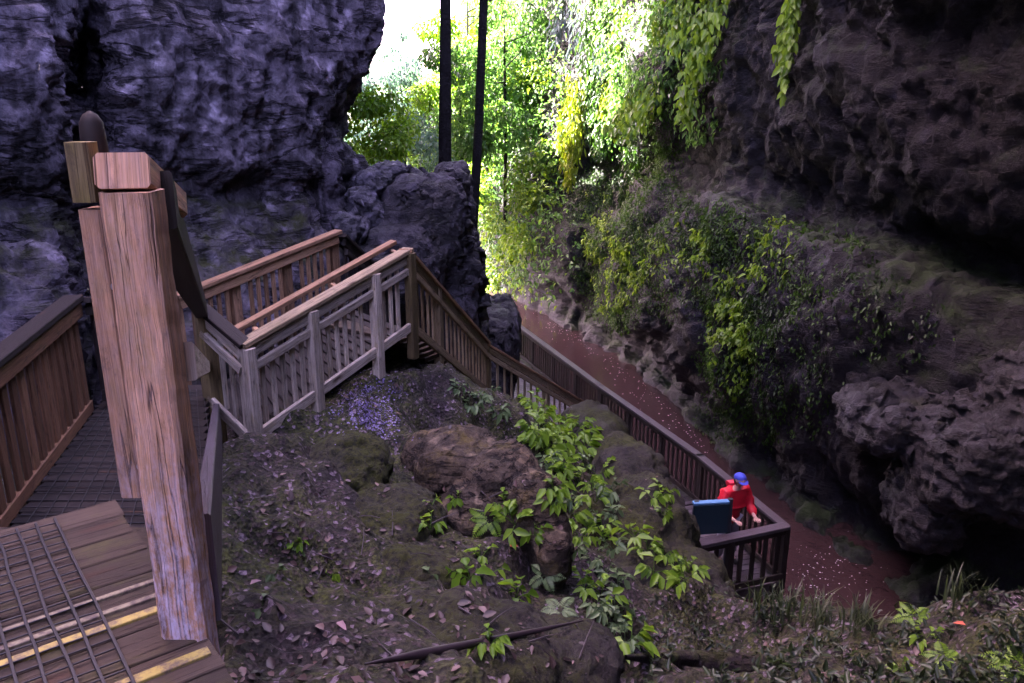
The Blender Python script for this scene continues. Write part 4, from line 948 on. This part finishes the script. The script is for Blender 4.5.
cluster('cca', [(575,555),(590,565),(605,572),(618,585),(600,595),(585,590),(612,605),(625,618),(608,625),(622,640),(632,648),(595,615)], 1.0,
        'tangled leafy plant in the strip falling to the bottom of the slope', 'plants in the falling strip')
cluster('ab', [(655,500),(662,515),(660,495)], .95, 'bright sprig growing on the upper face of the mossy boulder', 'sprigs on the upper mossy boulder')
cluster('ab', [(640,540),(650,552),(665,560),(680,565),(672,580),(655,572),(685,585),(690,572)], 1.05, 'bright green plant hanging on the lower face of the mossy boulder', 'plants on the lower mossy boulder')
cluster('c', [(490,395),(478,400),(470,412),(458,395),(500,418)], 1.0, 'pale grey green plant along the top of the bank beside the stair', 'pale plants along the bank top')
for k, x, y, s, lab in (
 ('d',432,505,1.3,'small seedling with two bright leaves in front of the brown boulder'),('b',430,530,1.1,'bright sprawling seedling lower in front of the brown boulder'),
 ('e',458,500,.7,'tiny yellow seedling touching the brown boulder'),('a',515,525,1.1,'broad leaved green plant at the foot of the brown boulder'),
 ('e',535,535,.9,'yellow green plant beside the boulder toe'),('fern',490,520,.9,'curled dark green fern against the brown boulder'),
 ('b',505,505,1.1,'bright leaf spray leaning on the brown boulder'),('e',515,600,1.2,'single big yellow green leaf plant low on the slope'),
 ('d',490,575,1.5,'two leaved seedling above the big yellow leaf'),('e',470,580,1.1,'lime green plant in the dark litter pocket'),('b',480,560,1.0,'round leaved plant in the dark litter pocket'),
 ('palefern',545,575,.9,'pale grey fern in the middle of the slope'),('palefern',560,610,.7,'small pale fern above the fallen branch'),
 ('f',275,575,1.0,'pair of round pale leaves on bare soil right of the big post'),('f',262,607,.9,'single pale seedling low beside the near deck'),('d',330,575,.9,'small green seedling on the dark soil'),
 ('f',298,553,.7,'tiny yellowish seedling above the paired pale leaves'),('e',295,545,.5,'very small yellow weed on the dark soil'),('f',430,575,.9,'round pale leaf plant beside the mossy hump'),
 ('b',490,645,.8,'small green plant at the edge of the foreground rock'),
 ('fern',915,618,.75,'bright green fern standing on the dark bank above the river'),('a',925,640,.6,'small leafy plant under the bright bank fern'),('fern',945,660,.7,'lower green fern spreading over the dark bank'),
 ('fern',1015,665,.8,'green fern cut off by the frame at the corner of the dark bank'),('palefern',880,600,.7,'dim feathery fern at the lip of the dark bank'),('b',900,672,.8,'small plant at the bottom edge of the dark bank'),
 ('fern',700,690,.4,'tiny fern by the mossy log')):
    place_plant(k, x, y, s, lab, None)
for o in bpy.data.objects:
    if o.get('group') is None and 'group' in o.keys(): del o['group']
# grass on the dark bank
def grass_tuft(px, py, n, h, label):
    p, nrm = hit(px, py)
    if p is None: return
    V, F, va = [], [], []
    for k in range(n):
        a = random.random()*6.28; r = random.random()*.16; b = V3((math.cos(a)*r, math.sin(a)*r, -.02)); l = h*.7*random.uniform(.5,1.2); lean = V3((random.uniform(-.6,.6), random.uniform(-.6,.6), 0)); s = V3((-lean.y, lean.x, 0)).normalized()*.006 if lean.length > .01 else V3((.006,0,0))
        i = len(V); v = random.random()
        for u, w_ in ((0,1),(.4,1),(.75,.7),(1,.1)):
            c = b+lean*l*u*u+V3((0,0,l*(u-.3*u*u*lean.length))); V += [c-s*w_, c+s*w_]; va += [v, v]
        for q in range(3): F.append((i+2*q, i+2*q+1, i+2*q+3, i+2*q+2))
    o = mesh_np('grass_tuft', np.array([tuple(v) for v in V]), F, 'grass', None, smooth=False, var=np.array(va)); o.location = p
    tag(o, label, 'grass', 'grass tufts on the dark bank')
for x, y, n_, h in ((760,606,40,.35),(790,618,45,.4),(820,622,50,.4),(850,602,60,.45),(880,596,60,.45),(910,590,60,.4),(940,585,60,.4),(975,580,60,.45),(1005,578,60,.4),(860,625,50,.35),(960,600,40,.4)):
    grass_tuft(x, y, n_, h, 'dim grass tuft along the lip of the dark bank above the river')

# leaf litter on the slope
def litter(n, region, L, mat, name, label, W=.55):
    pos, tips, nr = [], [], []
    while len(pos) < n:
        x, y = region(); p, nrm = hit(x, y)
        if p is None or p.z < -8 or noise.fractal(p*1.6, .8, 2.1, 3) < random.uniform(-.25, .35): continue
        a = random.random()*6.28; t_ = V3((math.cos(a), math.sin(a), .0)); t_ = (t_-nrm*t_.dot(nrm))+nrm*random.uniform(-.1,.35)
        pos.append(tuple(p+nrm*.006)); tips.append(tuple(t_)); nr.append(tuple(nrm+V3((random.uniform(-.5,.5), random.uniform(-.5,.5), .2))))
    n = len(pos); ls = L*(.3+1.3*RNG.random(n)**2); V, F, va = leaf_arrays(np.array(pos), np.array(tips), np.array(nr), ls, ls*W, RNG.random(n)**1.6, .15, .1)
    return tag(mesh_np(name, V, F, mat, None, smooth=False, var=va), label, kind='stuff')
def reg_slope():
    while True:
        x, y = random.uniform(215, 660), random.uniform(350, 683)
        if y > 470-(x-220)*.62 or x > 420: return x, y
litter(650, reg_slope, .05, 'litter', 'leaf_litter', 'brown and purplish dead leaves strewn over the slope')
litter(140, lambda: (random.uniform(640, 1024), random.uniform(590, 683)), .05, 'litter', 'bank_litter', 'dead leaves strewn over the dark bank above the river')
litter(1500, lambda: (random.gauss(372, 18), random.gauss(412, 20)), .017, 'violet_fleck', 'pale_litter', 'pale wet specks on the dark patch below the stair railing', .8)
for x, y, m, lab in ((335,625,'pink_leaf','pale pink fallen leaf on the foreground soil'),(508,548,'orange_leaf','orange red fallen leaf in the litter pocket'),(250,588,'pink_leaf','pinkish fallen leaf beside the near post foot'),(585,618,'pink_leaf','reddish fallen leaf at the end of the dark branch'),(968,628,'orange_leaf','rusty fallen leaf on the dark bank')):
    p, nrm = hit(x, y); a = random.random()*6.28
    V, F, va = leaf_arrays(np.array([tuple(p+nrm*.02)]), np.array([[math.cos(a), math.sin(a), .1]]), np.array([tuple(nrm+V3((0,-.3,.3)))]), np.array([.07]), np.array([.035]), np.array([.8]))
    tag(mesh_np('fallen_leaf', V, F, m, None, smooth=False, var=va), lab, 'leaf', 'single coloured fallen leaves')

# low undergrowth, leaves coloured darker to deepen shade on the bank
pos, nrs = [], []
while len(pos) < 1500:
    x, y = random.uniform(640, 1060), random.uniform(585, 700); p, nr = hit(x, y)
    if p is None or p.z < -7.5 or noise.fractal(p*1.8, .8, 2.1, 3) < random.uniform(-.5, .3): continue
    pos.append(tuple(p+nr*random.uniform(0, .09))); nrs.append(tuple(nr))
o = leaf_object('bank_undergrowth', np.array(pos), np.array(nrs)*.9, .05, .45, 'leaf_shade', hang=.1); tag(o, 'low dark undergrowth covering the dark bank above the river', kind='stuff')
# fallen branch and logs
def ground_line(pts, lift):
    out = []
    for x, y in pts: p, nr = hit(x, y); out.append(p+V3((0,0,lift)))
    return out
br = ground_line([(365,672),(420,662),(480,648),(540,636),(583,626)], .035); V_, F_ = tube(br, [.004,.02,.018,.014,.004], 10, .3)
tag(mesh_np('fallen_branch', V_, F_, 'twig'), 'dark slender fallen branch lying across the foreground rock', 'branch')
lg = ground_line([(625,662),(690,664),(760,668),(835,682)], .03); V_, F_ = tube(lg, [.012,.075,.07,.01], 14, .4)
tag(mesh_np('fallen_log', V_, F_, 'log'), 'rotting reddish log half buried at the bottom of the dark bank', 'log')
tw = []
for k in range(26):
    x, y = random.uniform(230,620), random.uniform(470,670); p, nr = hit(x, y)
    if p is None: continue
    a = random.random()*6.28; l = random.uniform(.1,.28); d = V3((math.cos(a), math.sin(a), 0)); d = d-nr*d.dot(nr)
    V_, F_ = tube([p+nr*.01, p+d*l*.5+nr*.02, p+d*l+nr*.01], [.005,.004,.002], 5)
    tag(mesh_np('twig', V_, F_, 'twig'), 'thin dead twig lying loose on the littered slope', 'twig', 'twigs on the littered slope')

# pale flecks painting sky sparkle along the stream
fv, ff = [], []
def fleck(p, r):
    i = len(fv); n = 6; ph = random.random()*6
    for k in range(n): a = 6.28*k/n+ph; rr_ = r*random.uniform(.6,1.1); fv.append((p.x+math.cos(a)*rr_, p.y+math.sin(a)*rr_*.8, p.z+.004+random.random()*.004))
    ff.append(tuple(range(i, i+n)))
line = [(520,296),(557,318),(593,338),(625,362),(660,392),(699,430),(728,470)]
for _ in range(260):
    t_ = random.random()*5.99; i = int(t_); u = t_-i; x = line[i][0]*(1-u)+line[i+1][0]*u; y = line[i][1]*(1-u)+line[i+1][1]*u
    k = abs(random.gauss(0, 1)); p = Z(x-k*10-4, y+k*3+2, -8.6); fleck(p, random.uniform(.006,.024))
for _ in range(150):
    p = Z(random.gauss(820,28), random.gauss(572,18), -8.6); fleck(p, random.uniform(.005,.016))
fo = mesh_np('river_sparkle', fv, [f for f in ff], 'sparkle', None, smooth=False); tag(fo, 'white flecks painted as sky sparkle on the stream', kind='stuff')
